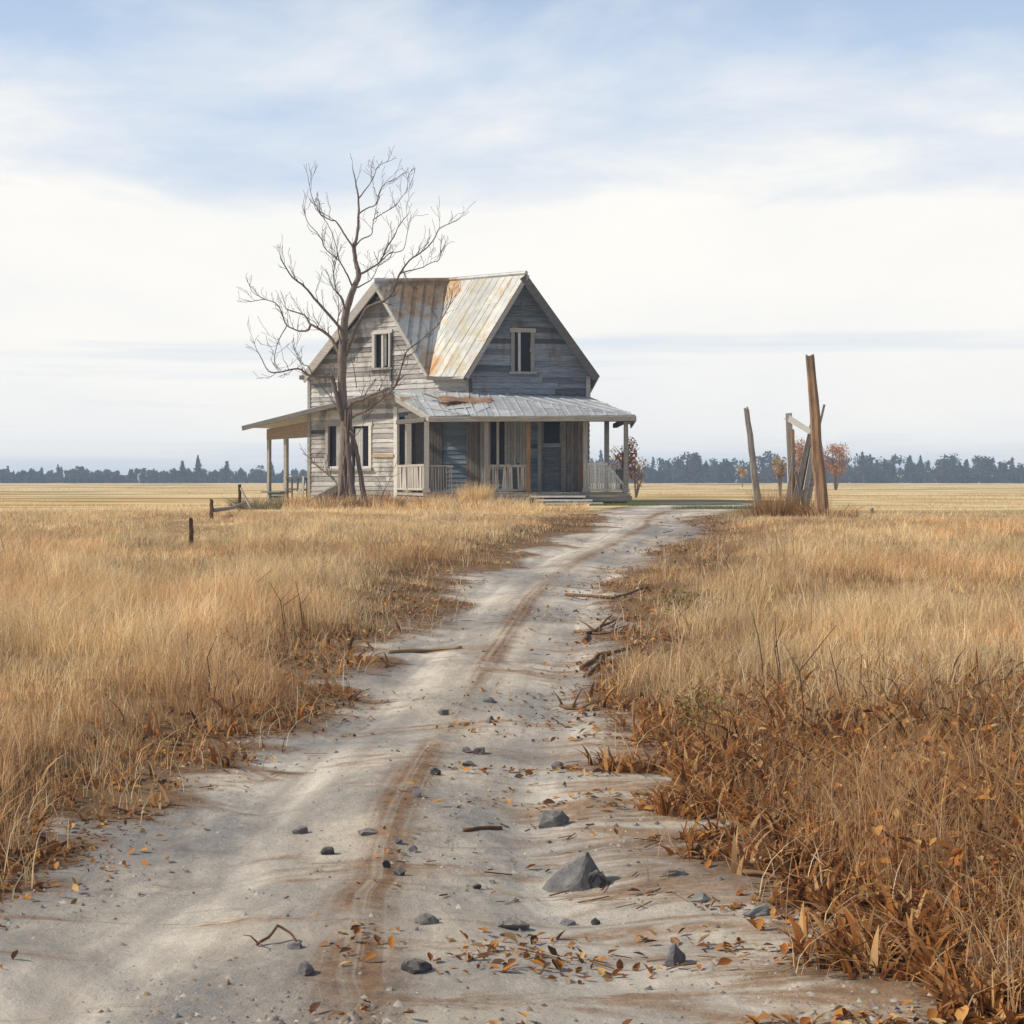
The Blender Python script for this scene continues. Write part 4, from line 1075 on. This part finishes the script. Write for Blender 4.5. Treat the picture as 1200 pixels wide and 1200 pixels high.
# ------------------------------------------------------------------ debris near the lean-to, left fence
def pile():
    p = P(380, 598, 39.5); p.z = float(zground(p.x, p.y)); 
    for i, (a, c, z0, z1, lb) in enumerate((((352, 598), (397, 570), .05, .30, 'long grey pole leaning up to the tree foot in the board pile'), ((362, 590), (388, 582), .10, .22, 'short brown plank on top of the board pile left of the tree'), ((352, 604), (385, 596), .04, .10, 'flat pale plank at the bottom of the board pile left of the tree'), ((368, 600), (398, 578), .04, .25, 'dark split plank at the right of the board pile left of the tree'))):
        b = MB(); q0 = P(a[0], a[1], 40+i*.15); q1 = P(c[0], c[1], 40.3+i*.15); q0.z = max(float(zground(q0.x, q0.y)), min(q0.z, 2)); q1.z = max(q1.z, q0.z+.05)
        b.beam(q0, q1, .17, .04, side=Vector((0, -.5, 1)), wob=.01)
        props(b.build('plank', M[('vgrey', 'stick', 'vgrey', 'darkwood')[i]], origin=q0), lb, 'plank', 'boards piled between the lean-to and the tree')
pile()
def fpost(px, y_top, y_base, Y, w_, mat, name, label, lean=0, group=None, taper=.85, n=7, r=None, cat='post'):
    b = MB(); base = P(px, y_base, Y); base.z = float(zground(base.x, base.y))-.1; top = P(px+lean, y_top, Y); base = base+(top-base)*0
    pts = [base.lerp(top, t)+Vector((random.gauss(0, .006), random.gauss(0, .006), 0)) for t in np.linspace(0, 1, 9)]
    rad = [w_*(1-(1-taper)*t)*random.uniform(.95, 1.05) for t in np.linspace(0, 1, 9)]
    n = max(n, 12); v0 = len(b.v); b.tube(pts, rad, n, lump=.10)
    gr = [random.uniform(.80, 1.12) for _ in range(n)]; jag = [random.uniform(-.9, .5) for _ in range(n)]
    for i in range(9):
        for k in range(n):
            q = Vector(b.v[v0+i*n+k]); q = pts[i]+(q-pts[i])*gr[k]
            if i == 8: q += (top-base).normalized()*jag[k]*w_
            b.v[v0+i*n+k] = tuple(q)
    return props(b.build(name, M[mat], origin=base), label, cat, group)
fpost(224, 607, 657, 21.0, .03, 'stalk', 'fence_post', 'leftmost thin fence post standing alone in the left grass', group='old fence posts left of the house')
fpost(248, 584, 628, 27.0, .035, 'stalk', 'fence_post', 'fence post holding the near end of the low rail', group='old fence posts left of the house')
fpost(281, 568, 604, 34.0, .035, 'stalk', 'fence_post', 'fence post nearest the lean-to with a slanting brace', group='old fence posts left of the house')
b = MB(); r0 = P(250, 598, 27.0); r1_ = P(287, 589, 34.5); b.tube([r0, r0.lerp(r1_, .5)-Vector((0, 0, .04)), r1_], [.035, .03, .03], 6, lump=.2); props(b.build('fence_rail', M['dpost'], origin=r0), 'single grey rail between two old fence posts', 'fence rail')
b = MB(); r0 = P(282, 572, 33.9); r1_ = P(294, 596, 33.5); b.tube([r0, r1_], [.02, .022], 6); props(b.build('fence_brace', M['dpost'], origin=r1_), 'thin brace slanting off the fence post nearest the lean-to', 'fence brace')

# ------------------------------------------------------------------ right hand posts and broken gate
fpost(889, 478, 598, 36.0, .085, 'dpost', 'leaning_post', 'shorter grey brown post leaning left at the edge of the field', lean=-15, taper=.72)
tp = fpost(964, 418, 610, 28.5, .125, 'post', 'tall_post', 'tallest thick brown post leaning left with a dark broken top', lean=-15, taper=.62, n=9)
Yg = 30.0
gate = empty('broken_gate', P(932, 604, Yg), 'collapsed grey board gate leaning on the tallest post', 'gate')
def gb_(name, a, c, w_, th, mat, dy=0, taper=1):
    b = MB(); b.beam(P(a[0], a[1], Yg+dy), P(c[0], c[1], Yg+dy-.1), w_, th, side=Vector((1, 0, 0)), wob=.012, taper=taper); return b.build(name, M[mat], gate)
gb_('upright', (929, 606), (924, 484), .125, .09, 'white', .1)
gb_('brace', (930, 606), (929, 503), .05, .05, 'post', .0)
b = MB(); b.beam(P(921, 488, Yg), P(950, 506, Yg-.3), .10, .035, side=Vector((0, 0, 1)), wob=.008); b.build('rail', M['white'], gate)
gb_('board', (928, 606), (952, 494), .075, .03, 'dpost', -.1); gb_('board', (938, 606), (956, 508), .085, .03, 'white', -.2); gb_('board', (933.5, 606), (954.5, 500), .03, .03, 'darkwood', -.05)
gb_('board', (925, 606), (946, 520), .055, .025, 'vgrey', -.02); gb_('board', (943, 606), (959, 530), .07, .025, 'grey', -.4); gb_('board', (919, 604), (931, 528), .045, .025, 'vgrey', -.25); gb_('board', (944, 606), (933, 552), .05, .02, 'dpost', -.3); gb_('board', (923, 600), (945, 572), .06, .02, 'vgrey', -.35)
b = MB(); b.beam(P(960, 500, 28.8), P(966, 474, 28.75), .035, .035); b.build('splinter', M['dpost'], gate)
fpost(1022, 596, 612, 30, .03, 'dpost', 'marker_stake', 'tiny stake at the right edge of the field beyond the tall post', cat='stake')

# ------------------------------------------------------------------ bare tree
YT = 38.0
def tp_(q, dy): return P(q[0], q[1], YT+dy)
def bare_tree():
    base = P(408, 603, YT); base.z = float(zground(base.x, base.y))
    root = empty('bare_tree', base, 'tall leafless forked tree in front of the left side of the farmhouse', 'tree')
    tr = MB(); cr_ = MB(); px = YT/F
    def line(b, pts, rads, dys, n=8, sub=4, lump=.1, jit=.35):
        pp = [tp_(q, d) for q, d in zip(pts, dys)]
        out = []; rr = []
        for i in range(len(pp)-1):
            p0 = pp[max(i-1, 0)]; p1 = pp[i]; p2 = pp[i+1]; p3 = pp[min(i+2, len(pp)-1)]
            for k in range(sub):
                t = k/sub
                q = .5*((2*p1)+(p2-p0)*t+(2*p0-5*p1+4*p2-p3)*t*t+(3*p1-p0-3*p2+p3)*t**3)
                q = q+Vector((random.gauss(0, jit), random.gauss(0, jit), random.gauss(0, jit)))*px*.6
                out.append(q); rr.append(rads[i]+(rads[i+1]-rads[i])*t)
        out.append(pp[-1]); rr.append(rads[-1])
        b.tube(out, [r*px for r in rr], n, lump=lump)
        return out, [r*px for r in rr]
    twl = []
    main, mr = line(tr, [(404, 612), (403, 590), (402, 560), (403, 520), (405, 495), (402, 472), (401, 430), (404, 375), (412, 345), (420, 323), (417, 308), (415, 291), (418.5, 277), (420, 255), (420, 232), (417, 215), (413, 196)],
                    [9, 7.0, 5.4, 4.8, 5.4, 5.2, 5.0, 4.5, 3.7, 3.1, 2.7, 2.4, 1.7, 1.4, 1.1, .8, .4], [0, 0, 0, .1, .1, .1, 0, 0, 0, 0, .05, .1, .1, .15, .2, .2, .2], 10, 5, .16)
    line(tr, [(433, 612), (428, 590), (423, 560), (418, 530), (412, 508), (406, 492)], [4.2, 3.3, 2.8, 2.6, 2.7, 3.2], [-.1, -.1, -.1, -.05, 0, .05], 9, 5, .16)
    line(tr, [(420, 612), (415, 590), (411, 560), (408, 530), (406, 500)], [5.5, 4.4, 3.4, 3.0, 3.0], [-.15, -.15, -.1, -.1, 0], 9, 5, .2)
    line(tr, [(395, 612), (399, 585), (401, 560), (402, 540)], [3.6, 3.6, 3.2, 3], [-.1, -.1, -.05, 0], 8, 4, .2)
    for ph in range(5):
        yy = [612, 588, 560, 532, 505, 480]; a0 = ph*1.25
        line(tr, [(408+(9-k*1.1)*math.cos(a0+k*.5)+(k == 0)*5*math.cos(a0), y) for k, y in enumerate(yy)], [2.2, 1.7, 1.4, 1.2, 1.1, .8], [-.12*abs(math.sin(a0+k*.5)) for k in range(6)], 6, 5, .25)
    line(tr, [(388, 440), (390, 446), (394, 462), (398, 478), (402, 492)], [2.4, 2.6, 2.8, 3, 3.2], [.0, 0, 0, 0, .05], 8, 4)
    def br(pts, r0, r1, dy0=0., dy1=0.):
        n = len(pts); rads = [.86*(r0+(r1-r0)*(i/(n-1))**.7) for i in range(n)]; dys = [dy0+(dy1-dy0)*i/(n-1) for i in range(n)]
        twl.append(line(cr_, pts, rads, dys, 6, 4, .12, .3))
    br([(403, 400), (398, 384), (373, 355), (357, 336), (343, 325), (331, 307), (328, 298)], 2.9, .5, 0, -.7)
    br([(402, 425), (396, 411), (387, 395), (375, 386), (363, 379), (356, 369), (337, 363), (334, 358)], 3.3, .5, 0, .5)
    br([(364, 380), (361, 387), (354, 388), (347, 387), (336, 381), (331, 369), (325, 357), (311, 351), (296, 353), (288, 354)], 1.8, .4, .3, .9)
    br([(311, 351), (303, 347), (296, 342), (292, 333)], .8, .35, .8, 1.0)
    br([(336, 382), (330, 392), (324, 405), (322, 423), (328, 433)], .9, .4, .6, .2)
    br([(392, 445), (383, 441), (365, 441), (349, 432), (328, 436), (315, 435), (305, 417), (300, 408)], 2.2, .4, 0, -.9)
    br([(366, 440), (362, 430), (354, 426), (349, 418), (345, 409)], 1.0, .4, -.3, -.6)
    br([(415, 291), (405, 277), (395, 261), (386, 257), (376, 251), (370, 240), (365, 229), (361, 208)], 1.5, .4, 0, .8)
    br([(413, 336), (407, 322), (400, 309), (391, 300), (381, 291), (375, 277), (360, 259), (356, 240)], 1.4, .4, 0, -.9)
    br([(397, 304), (393, 285), (386, 266), (376, 252), (370, 245)], .8, .35, -.3, -.5)
    br([(404, 372), (402, 352), (396, 343), (389, 336), (385, 322)], 1.3, .4, 0, .6)
    br([(404, 362), (400, 350), (394, 340), (391, 326), (393, 310), (396, 298)], 1.3, .4, -.05, -.5)
    br([(400, 405), (396, 385), (397, 365), (396, 350)], 1.1, .4, -.05, -.4)
    br([(421, 322), (433, 315), (445, 307), (453, 291), (461, 278), (467, 266), (479, 250)], 1.8, .4, 0, -.7)
    br([(445, 307), (452, 301), (458, 296), (472, 293), (477, 275), (478, 268)], 1.1, .35, -.3, -.1)
    br([(419, 337), (428, 332), (435, 328), (440, 319), (443, 312), (451, 307)], 1.1, .35, 0, .6)
    br([(420, 233), (427, 224), (433, 216), (439, 205), (443, 195), (455, 189)], 1.1, .35, .2, .6)
    br([(420, 251), (430, 244), (441, 239), (445, 224), (452, 215), (464, 209)], 1.1, .35, .1, -.5)
    br([(416, 289), (424, 280), (435, 275), (437, 263), (440, 248), (443, 236)], 1.2, .35, .1, .7)
    br([(437, 258), (448, 250), (461, 243), (470, 232), (477, 222), (478, 208)], .8, .3, .4, .9)
    br([(405, 418), (411, 400), (420, 378), (430, 361), (440, 356), (450, 352), (459, 344), (464, 332), (469, 320), (480, 305), (493, 296), (507, 283), (515, 268), (525, 263), (536, 258)], 3.0, .4, 0, -1.5)
    br([(469, 320), (480, 317), (493, 314), (505, 308), (515, 304), (516, 290)], 1.0, .35, -.8, -.4)
    br([(472, 318), (477, 326), (480, 333)], .6, .3, -.8, -1.0)
    br([(407, 478), (415, 471), (425, 468), (440, 461), (455, 456), (464, 452)], 2.6, 1.3, 0, -.8)
    br([(463, 453), (467, 442), (472, 425), (476, 413), (483, 406), (491, 400), (501, 392), (508, 386), (515, 378), (522, 367), (528, 354), (530, 345)], 1.3, .4, -.8, -1.4)
    br([(491, 400), (488, 410), (480, 416), (474, 420)], .7, .35, -1.1, -1.0)
    br([(408, 492), (418, 486), (430, 481), (442, 472), (452, 464), (463, 454)], 2.2, .9, 0, -.7)
    br([(403, 486), (398, 480), (390, 471), (385, 462), (380, 455), (381, 447)], 1.6, .35, 0, .5)
    br([(418, 455), (416, 440), (413, 425), (411, 412)], .8, .3, -.2, -.2)
    br([(424, 470), (432, 455), (440, 445), (446, 438)], .7, .3, -.3, -.8)
    br([(400, 574), (394, 566), (387, 559), (375, 549), (362, 537)], 1.6, .8, -.1, .5)
    br([(410, 505), (417, 510), (424, 500), (428, 490), (430, 478)], .9, .3, -.2, -.5)
    br([(440, 600), (446, 585), (452, 572), (457, 562)], .7, .35, -.3, -.1)
    # twigs grown off every limb
    tw = MB()
    def grow(p, d, L, r, depth):
        pts = [p]; rad = [r]; q = p; dd = d.copy(); k = 4
        for i in range(k):
            dd = (dd+Vector((random.gauss(0, .22), random.gauss(0, .22), random.gauss(.10, .2)))).normalized()
            q = q+dd*L/k; pts.append(q); rad.append(max(r*(1-.75*(i+1)/k), .0045))
        tw.tube(pts, rad, 4)
        if depth > 0:
            for i in range(1, k+1):
                if random.random() < .62:
                    ax = Vector((random.gauss(0, 1), random.gauss(0, 1), random.gauss(0, 1))).normalized()
                    nd = (dd+ax*.75+Vector((0, 0, .2))).normalized(); grow(pts[i], nd, L*random.uniform(.35, .65), rad[i]*.75, depth-1)
    def sprout(out, rr, lo, prob, scale):
        n = len(out)
        for i in range(int(n*lo), n-1):
            if random.random() < prob:
                d = (out[i+1]-out[i]).normalized(); ax = Vector((random.gauss(0, 1), random.gauss(0, .8), random.gauss(.2, 1))).normalized()
                nd = (d+ax*.85+Vector((0, 0, .45))).normalized()
                grow(out[i], nd, random.uniform(.2, .68)*scale, max(min(rr[i]*.55, .011), .0055), 1)
        d = (out[-1]-out[-2]).normalized()
        grow(out[-1], d, .28*scale, .007, 1)
    for out, rr in twl: sprout(out, rr, .3, .5, .85)
    sprout(main, mr, .62, .4, .8)
    tr.build('trunk', M['bark'], root, smooth=True)
    n0 = len(cr_.v); cr_.v += tw.v; cr_.t += tw.t; cr_.f += [tuple(i+n0 for i in f) for f in tw.f]; cr_.m += [1]*len(tw.f)
    cr_.build('crown', [M['bark'], M['twig']], root, smooth=True)
bare_tree()

# ------------------------------------------------------------------ shrubs and far trees
def crown_leaves(c, rx, rz, n, size, pal, lumps=7, fill=.55, seed=0, conic=False):
    r = np.random.default_rng(seed)
    if conic:
        t = r.random(n)**.7; a = r.uniform(0, 6.28, n); rad = rx*t*(.55+.45*r.random(n))*(1+.25*np.sin(t*40))
        pos = np.stack([c.x+np.cos(a)*rad, c.y+np.sin(a)*rad, c.z+rz*(1-2*t)], -1)
        return pos, size*r.uniform(.6, 1.4, n), pal[r.integers(0, len(pal), n)]*r.uniform(.7, 1.2, (n, 1))
    cs = []; 
    for i in range(lumps):
        a = r.uniform(0, 6.28); e = r.uniform(-.7, 1); q = fill*(.3+1.0*r.random())
        cs.append((c.x+math.cos(a)*rx*q, c.y+math.sin(a)*rx*q, c.z+e*rz*.7, r.uniform(.32, .55)))
    cs = np.array(cs); k = r.integers(0, lumps, n)
    v = r.normal(0, 1, (n, 3)); v /= np.linalg.norm(v, axis=1)[:, None]; v *= (r.random((n, 1))**.45)
    pos = cs[k, :3]+v*cs[k, 3:4]*np.array([rx, rx, rz*.8])
    tone = (.75+.5*r.random(lumps))[k][:, None]
    return pos, size*r.uniform(.6, 1.4, n), pal[r.integers(0, len(pal), n)]*tone*r.uniform(.8, 1.2, (n, 1))
def tree(px, base_py, Y, h, rx, pal, label, name='autumn_tree', n=900, size=.2, trunk_h=.35, group=None, cat='tree', conic=False, seed=1, mat='bark', lumps=8, stems=1):
    X = (px-HX)*Y/F; z = float(zground(X, Y)); base = Vector((X, Y, z))
    root = empty(name, base, label, cat, group)
    b = MB()
    for s_ in range(stems):
        lean = Vector((random.gauss(0, .06*h), random.gauss(0, .05*h), 0)) if stems > 1 else Vector((0, 0, 0))
        top = base+lean*1.5+Vector((random.gauss(0, .03*h), 0, h*.85))
        b.tube([base+Vector((0, 0, -.05)), base.lerp(top, .5)+lean*.3, top], [h*.022, h*.015, h*.004], 6)
        for i in range(6):
            t = random.uniform(.3, .85); q = base.lerp(top, t); a = random.uniform(0, 6.28)
            b.tube([q, q+Vector((math.cos(a)*rx*.7, math.sin(a)*rx*.7, h*.18))], [h*.009, h*.003], 5)
    b.build('trunk', M[mat], root)
    c = base+Vector((0, 0, h*(trunk_h+(1-trunk_h)/2)))
    pos, sz, col = crown_leaves(c, rx, h*(1-trunk_h)/2, n, size, pal, lumps=lumps, seed=seed, conic=conic)
    Q = leaves_mesh('crown', pos, sz, col, M['leafmat'], .9, origin=tuple(base), parent=root)
    return root
ORANGE = np.array([(.45, .20, .05), (.52, .28, .08), (.38, .16, .04)])
RUSTY = np.array([(.34, .10, .035), (.28, .085, .03), (.40, .15, .05)])
RUSTO = np.array([(.48, .23, .085), (.40, .18, .07), (.55, .30, .13)])
TAN = np.array([(.50, .33, .14), (.55, .40, .20), (.44, .26, .10)])
DKGREEN = np.array([(.035, .05, .03), (.05, .065, .035), (.028, .04, .028)])
MIX = np.array([(.05, .06, .035), (.08, .07, .04), (.10, .075, .04), (.04, .05, .03)])
tree(733, 572, 56, 2.1, .55, ORANGE, 'small orange autumn shrub showing behind the right end of the porch', 'autumn_shrub', 800, .075, .12, seed=3, cat='shrub', stems=4)
tree(745, 570, 62, 1.5, .55, TAN, 'thin tan shrub to the right of the porch end', 'autumn_shrub', 260, .07, .15, seed=5, cat='shrub', stems=4)
tree(914, 575, 70, 1.7, .55, TAN, 'tan bush behind the foot of the broken gate', 'autumn_shrub', 420, .08, .2, seed=7, cat='shrub', stems=4)
tree(939, 572, 90, 3.0, .85, ORANGE, 'orange autumn tree seen through the broken gate', n=1300, size=.09, lumps=18, stems=3, trunk_h=.08, seed=9)
tree(979, 572, 110, 3.1, 1.15, RUSTO, 'rust orange autumn tree just right of the tall post', n=1500, size=.10, lumps=20, stems=3, trunk_h=.12, seed=12)
tree(870, 570, 150, 2.0, .55, TAN, 'little tan tree left of the short leaning post in the far field', n=300, size=.14, trunk_h=.35, seed=14)
# weeds behind the gate
for px, lb in ((897, 'dry brown weed with thin stems left of the broken gate'), (909, 'bushy dry weed against the broken gate')):
    clump('dry_weed', px, 604, 90, .62, .22, lb, 'weed', pal=np.vstack([BROWN, TAN]), lean=.3, Y=33.5, wmul=.6)
for px, Y, n, h, lb in ((905, 29.3, 420, .55, 'tall dry brush between the leaning post and the broken gate'), (945, 29.0, 420, .48, 'dry rusty brush between the broken gate and the tall post')):
    clump('dry_brush', px, 606, n, h, .33, lb, 'brush', pal=np.vstack([BROWN, TAN]), lean=.45, Y=Y, wmul=.8)
# far line of trees: individual ones that stand out, the rest one mass
SPR = [(232, 9.6, 'tallest dark spruce in the far wood left of the house'), (266, 7.4, 'second spruce from the left above the far wood'), (318, 7.0, 'spruce nearest the lean-to above the far wood'), (214, 7.8, 'spruce left of the tallest one in the far wood')]
for i, (px, h, lb) in enumerate(SPR):
    tree(px, 0, 395, h*.66, 1.3, DKGREEN, lb, 'spruce_tree', 420, .7, .02, conic=True, seed=20+i, group='spruces above the far wood')
RND = [(816, 8.6, 2.9, 'broad rounded tree standing above the far wood right of the porch'), (850, 6.6, 2.0, 'smaller rounded tree just right of the broad one in the far wood'), (1012, 7.4, 3.0, 'rounded dark tree in the far wood at the right side')]
for i, (px, h, rx, lb) in enumerate(RND):
    tree(px, 0, 392, h*.85, rx, MIX, lb, 'broadleaf_tree', 700, .62, .12, seed=40+i, group='rounded trees above the far wood')
def far_wood(x0, x1, name, label, n, hmin, hmax, seed, Y0=400, Y1=470):
    r = np.random.default_rng(seed); Pp = []; S = []; K = []
    b = []
    for i in range(n):
        px = r.uniform(x0, x1); Y = r.uniform(Y0, Y1); X = (px-HX)*Y/F; h = r.uniform(hmin, hmax)*(1.25 if r.random() < .15 else 1)
        base = Vector((X, Y, float(zground(X, Y))-.2)); rx = h*r.uniform(.28, .5)
        con = r.random() < .35
        pos, sz, col = crown_leaves(base+Vector((0, 0, h*.52)), rx*(.6 if con else 1), h*.5, 170 if hmax > 2.7 else 70, .75, DKGREEN if con else MIX, lumps=6, seed=int(r.integers(1e6)), conic=con)
        Pp.append(pos); S.append(sz); K.append(col)
    o = leaves_mesh(name, np.concatenate(Pp), np.concatenate(S), np.concatenate(K), M['leafmat'], .9)
    props(o, label, 'wood', kind='stuff')
far_wood(-260, 372, 'distant_wood', 'low dark far wood along the horizon left of the house', 330, 2.2, 3.8, 5)
far_wood(660, 1560, 'distant_wood', 'blue grey far wood along the horizon right of the house', 480, 2.8, 7.0, 6)
far_wood(372, 660, 'distant_wood', 'far wood along the horizon hidden behind the house', 60, 3.4, 5.6, 8)

far_wood(-260, 390, 'distant_undergrowth', 'low dark undergrowth at the foot of the far wood left of the house', 260, 1.0, 1.8, 15, 385, 399)
far_wood(650, 1560, 'distant_undergrowth', 'low blue grey undergrowth at the foot of the far wood right of the house', 420, 1.2, 2.6, 16, 385, 399)
# dead shrub at the lean-to corner
clump('dead_bush', 300, 604, 700, .42, .55, 'grey green low bush in front of the lean-to posts', 'bush', pal=np.array([(.30, .27, .16), (.38, .32, .20), (.22, .20, .11)]), lean=.8, Y=37)
clump('dead_bush', 345, 606, 500, .34, .4, 'dark tangled dead bush under the lattice panel of the lean-to', 'bush', pal=np.array([(.12, .10, .08), (.20, .15, .11), (.32, .24, .15)]), lean=.8, Y=40)

# ------------------------------------------------------------------ light, sky, camera
SUN_EL, GAM = R(38), R(-6)
s = Vector((-math.cos(GAM)*math.cos(SUN_EL), math.sin(GAM)*math.cos(SUN_EL), math.sin(SUN_EL)))
ld = bpy.data.lights.new('sun', 'SUN'); ld.energy = 3.8; ld.angle = R(3); ld.color = (1, .90, .76)
lo = bpy.data.objects.new('sun', ld); C.objects.link(lo); lo.rotation_euler = (-s).to_track_quat('-Z', 'Y').to_euler(); lo.location = (-20, 10, 30)

wd = bpy.data.worlds.new('World'); bpy.context.scene.world = wd; wd.use_nodes = True
nt = wd.node_tree; nt.nodes.clear()
class WN(N):
    def __init__(s): s.t = nt; s.n = nt.nodes; s.l = nt.links
W = WN()
out = W.node('ShaderNodeOutputWorld')
sky = W.node('ShaderNodeTexSky', sky_type='NISHITA'); sky.sun_disc = False; sky.sun_elevation = SUN_EL; sky.sun_rotation = math.atan2(s.x, s.y) % (2*math.pi); sky.air_density = 1.0; sky.dust_density = .6
bg1 = W.node('ShaderNodeBackground'); W.l.new(sky.outputs[0], bg1.inputs[0]); bg1.inputs[1].default_value = .10
co = W.node('ShaderNodeTexCoord').outputs['Generated']
sep = W.node('ShaderNodeSeparateXYZ'); W.l.new(co, sep.inputs[0]); zz = sep.outputs[2]
n1 = W.noise(W.coord((4, 4, 11), src=co), 1.0, 8, .57, .25)
n2 = W.noise(W.coord((2.2, 2.2, 55), src=co), 1.0, 5, .55, .2)
cov = W.ramp(W.math('MULTIPLY', zz, 3.0), [(0, .58), (.05, .62), (.12, .76), (.20, .84), (.236, .62), (.262, .90), (.42, .90), (.52, .56), (.64, .40), (.76, .32), (1, .24)])
streaky = W.ramp(zz, [(.075, 1.), (.12, 0.)])
nz = W.mix(streaky, n1, n2)
mk = W.math('ADD', cov, W.math('MULTIPLY', W.math('SUBTRACT', nz, .5), 1.3))
mk = W.ramp(mk, [(.22, 0.), (.72, 1.)])
low = W.ramp(zz, [(.24, .78), (.42, 0.)])
bgp = W.node('ShaderNodeBackground'); bgp.inputs[0].default_value = (.56, .70, .91, 1); bgp.inputs[1].default_value = .92
mx0 = W.node('ShaderNodeMixShader'); W.l.new(low, mx0.inputs[0]); W.l.new(bg1.outputs[0], mx0.inputs[1]); W.l.new(bgp.outputs[0], mx0.inputs[2])
bg2 = W.node('ShaderNodeBackground'); bg2.inputs[1].default_value = .93
cl = W.ramp(n1, [(.3, (.90, .905, .90)), (.6, (1.0, .975, .92))])
W.l.new(cl, bg2.inputs[0])
mx = W.node('ShaderNodeMixShader'); W.l.new(mk, mx.inputs[0]); W.l.new(mx0.outputs[0], mx.inputs[1]); W.l.new(bg2.outputs[0], mx.inputs[2])
W.l.new(mx.outputs[0], out.inputs[0])

# air
HAZE = .0009
if HAZE:
    b = MB(); z0, z1 = -1.4, 11.0
    b.prism([Vector((-1100, -30, z0)), Vector((1100, -30, z0)), Vector((1100, 900, z0)), Vector((-1100, 900, z0))], Vector((0, 0, z1-z0)))
    w = N('air'); w.n.remove(w.b); pv = w.node('ShaderNodeVolumePrincipled'); pv.inputs['Density'].default_value = HAZE
    pv.inputs['Color'].default_value = (.54, .72, 1.0, 1); pv.inputs['Anisotropy'].default_value = .1
    w.l.new(pv.outputs[0], w.out.inputs['Volume'])
    hz = b.build('haze', w.m); hz['kind'] = 'stuff'; hz['label'] = 'thin blue air fading the far wood'; hz['category'] = 'haze'

cam = bpy.data.cameras.new('camera'); co_ = bpy.data.objects.new('camera', cam); C.objects.link(co_)
co_.location = (0, 0, EYE); co_.rotation_euler = (R(90), 0, 0)
cam.sensor_width = 36; cam.lens = 36*F/1200; cam.shift_y = -(600-HY)/1200; cam.clip_start = .1; cam.clip_end = 5000
sc = bpy.context.scene; sc.camera = co_
sc.view_settings.view_transform = 'Standard'; sc.view_settings.look = 'None'; sc.view_settings.exposure = .16; sc.view_settings.gamma = 1
sc.render.engine = 'CYCLES'
sc.cycles.use_denoising = True; sc.cycles.max_bounces = 6; sc.cycles.diffuse_bounces = 3; sc.cycles.volume_bounces = 1; sc.cycles.transparent_max_bounces = 4
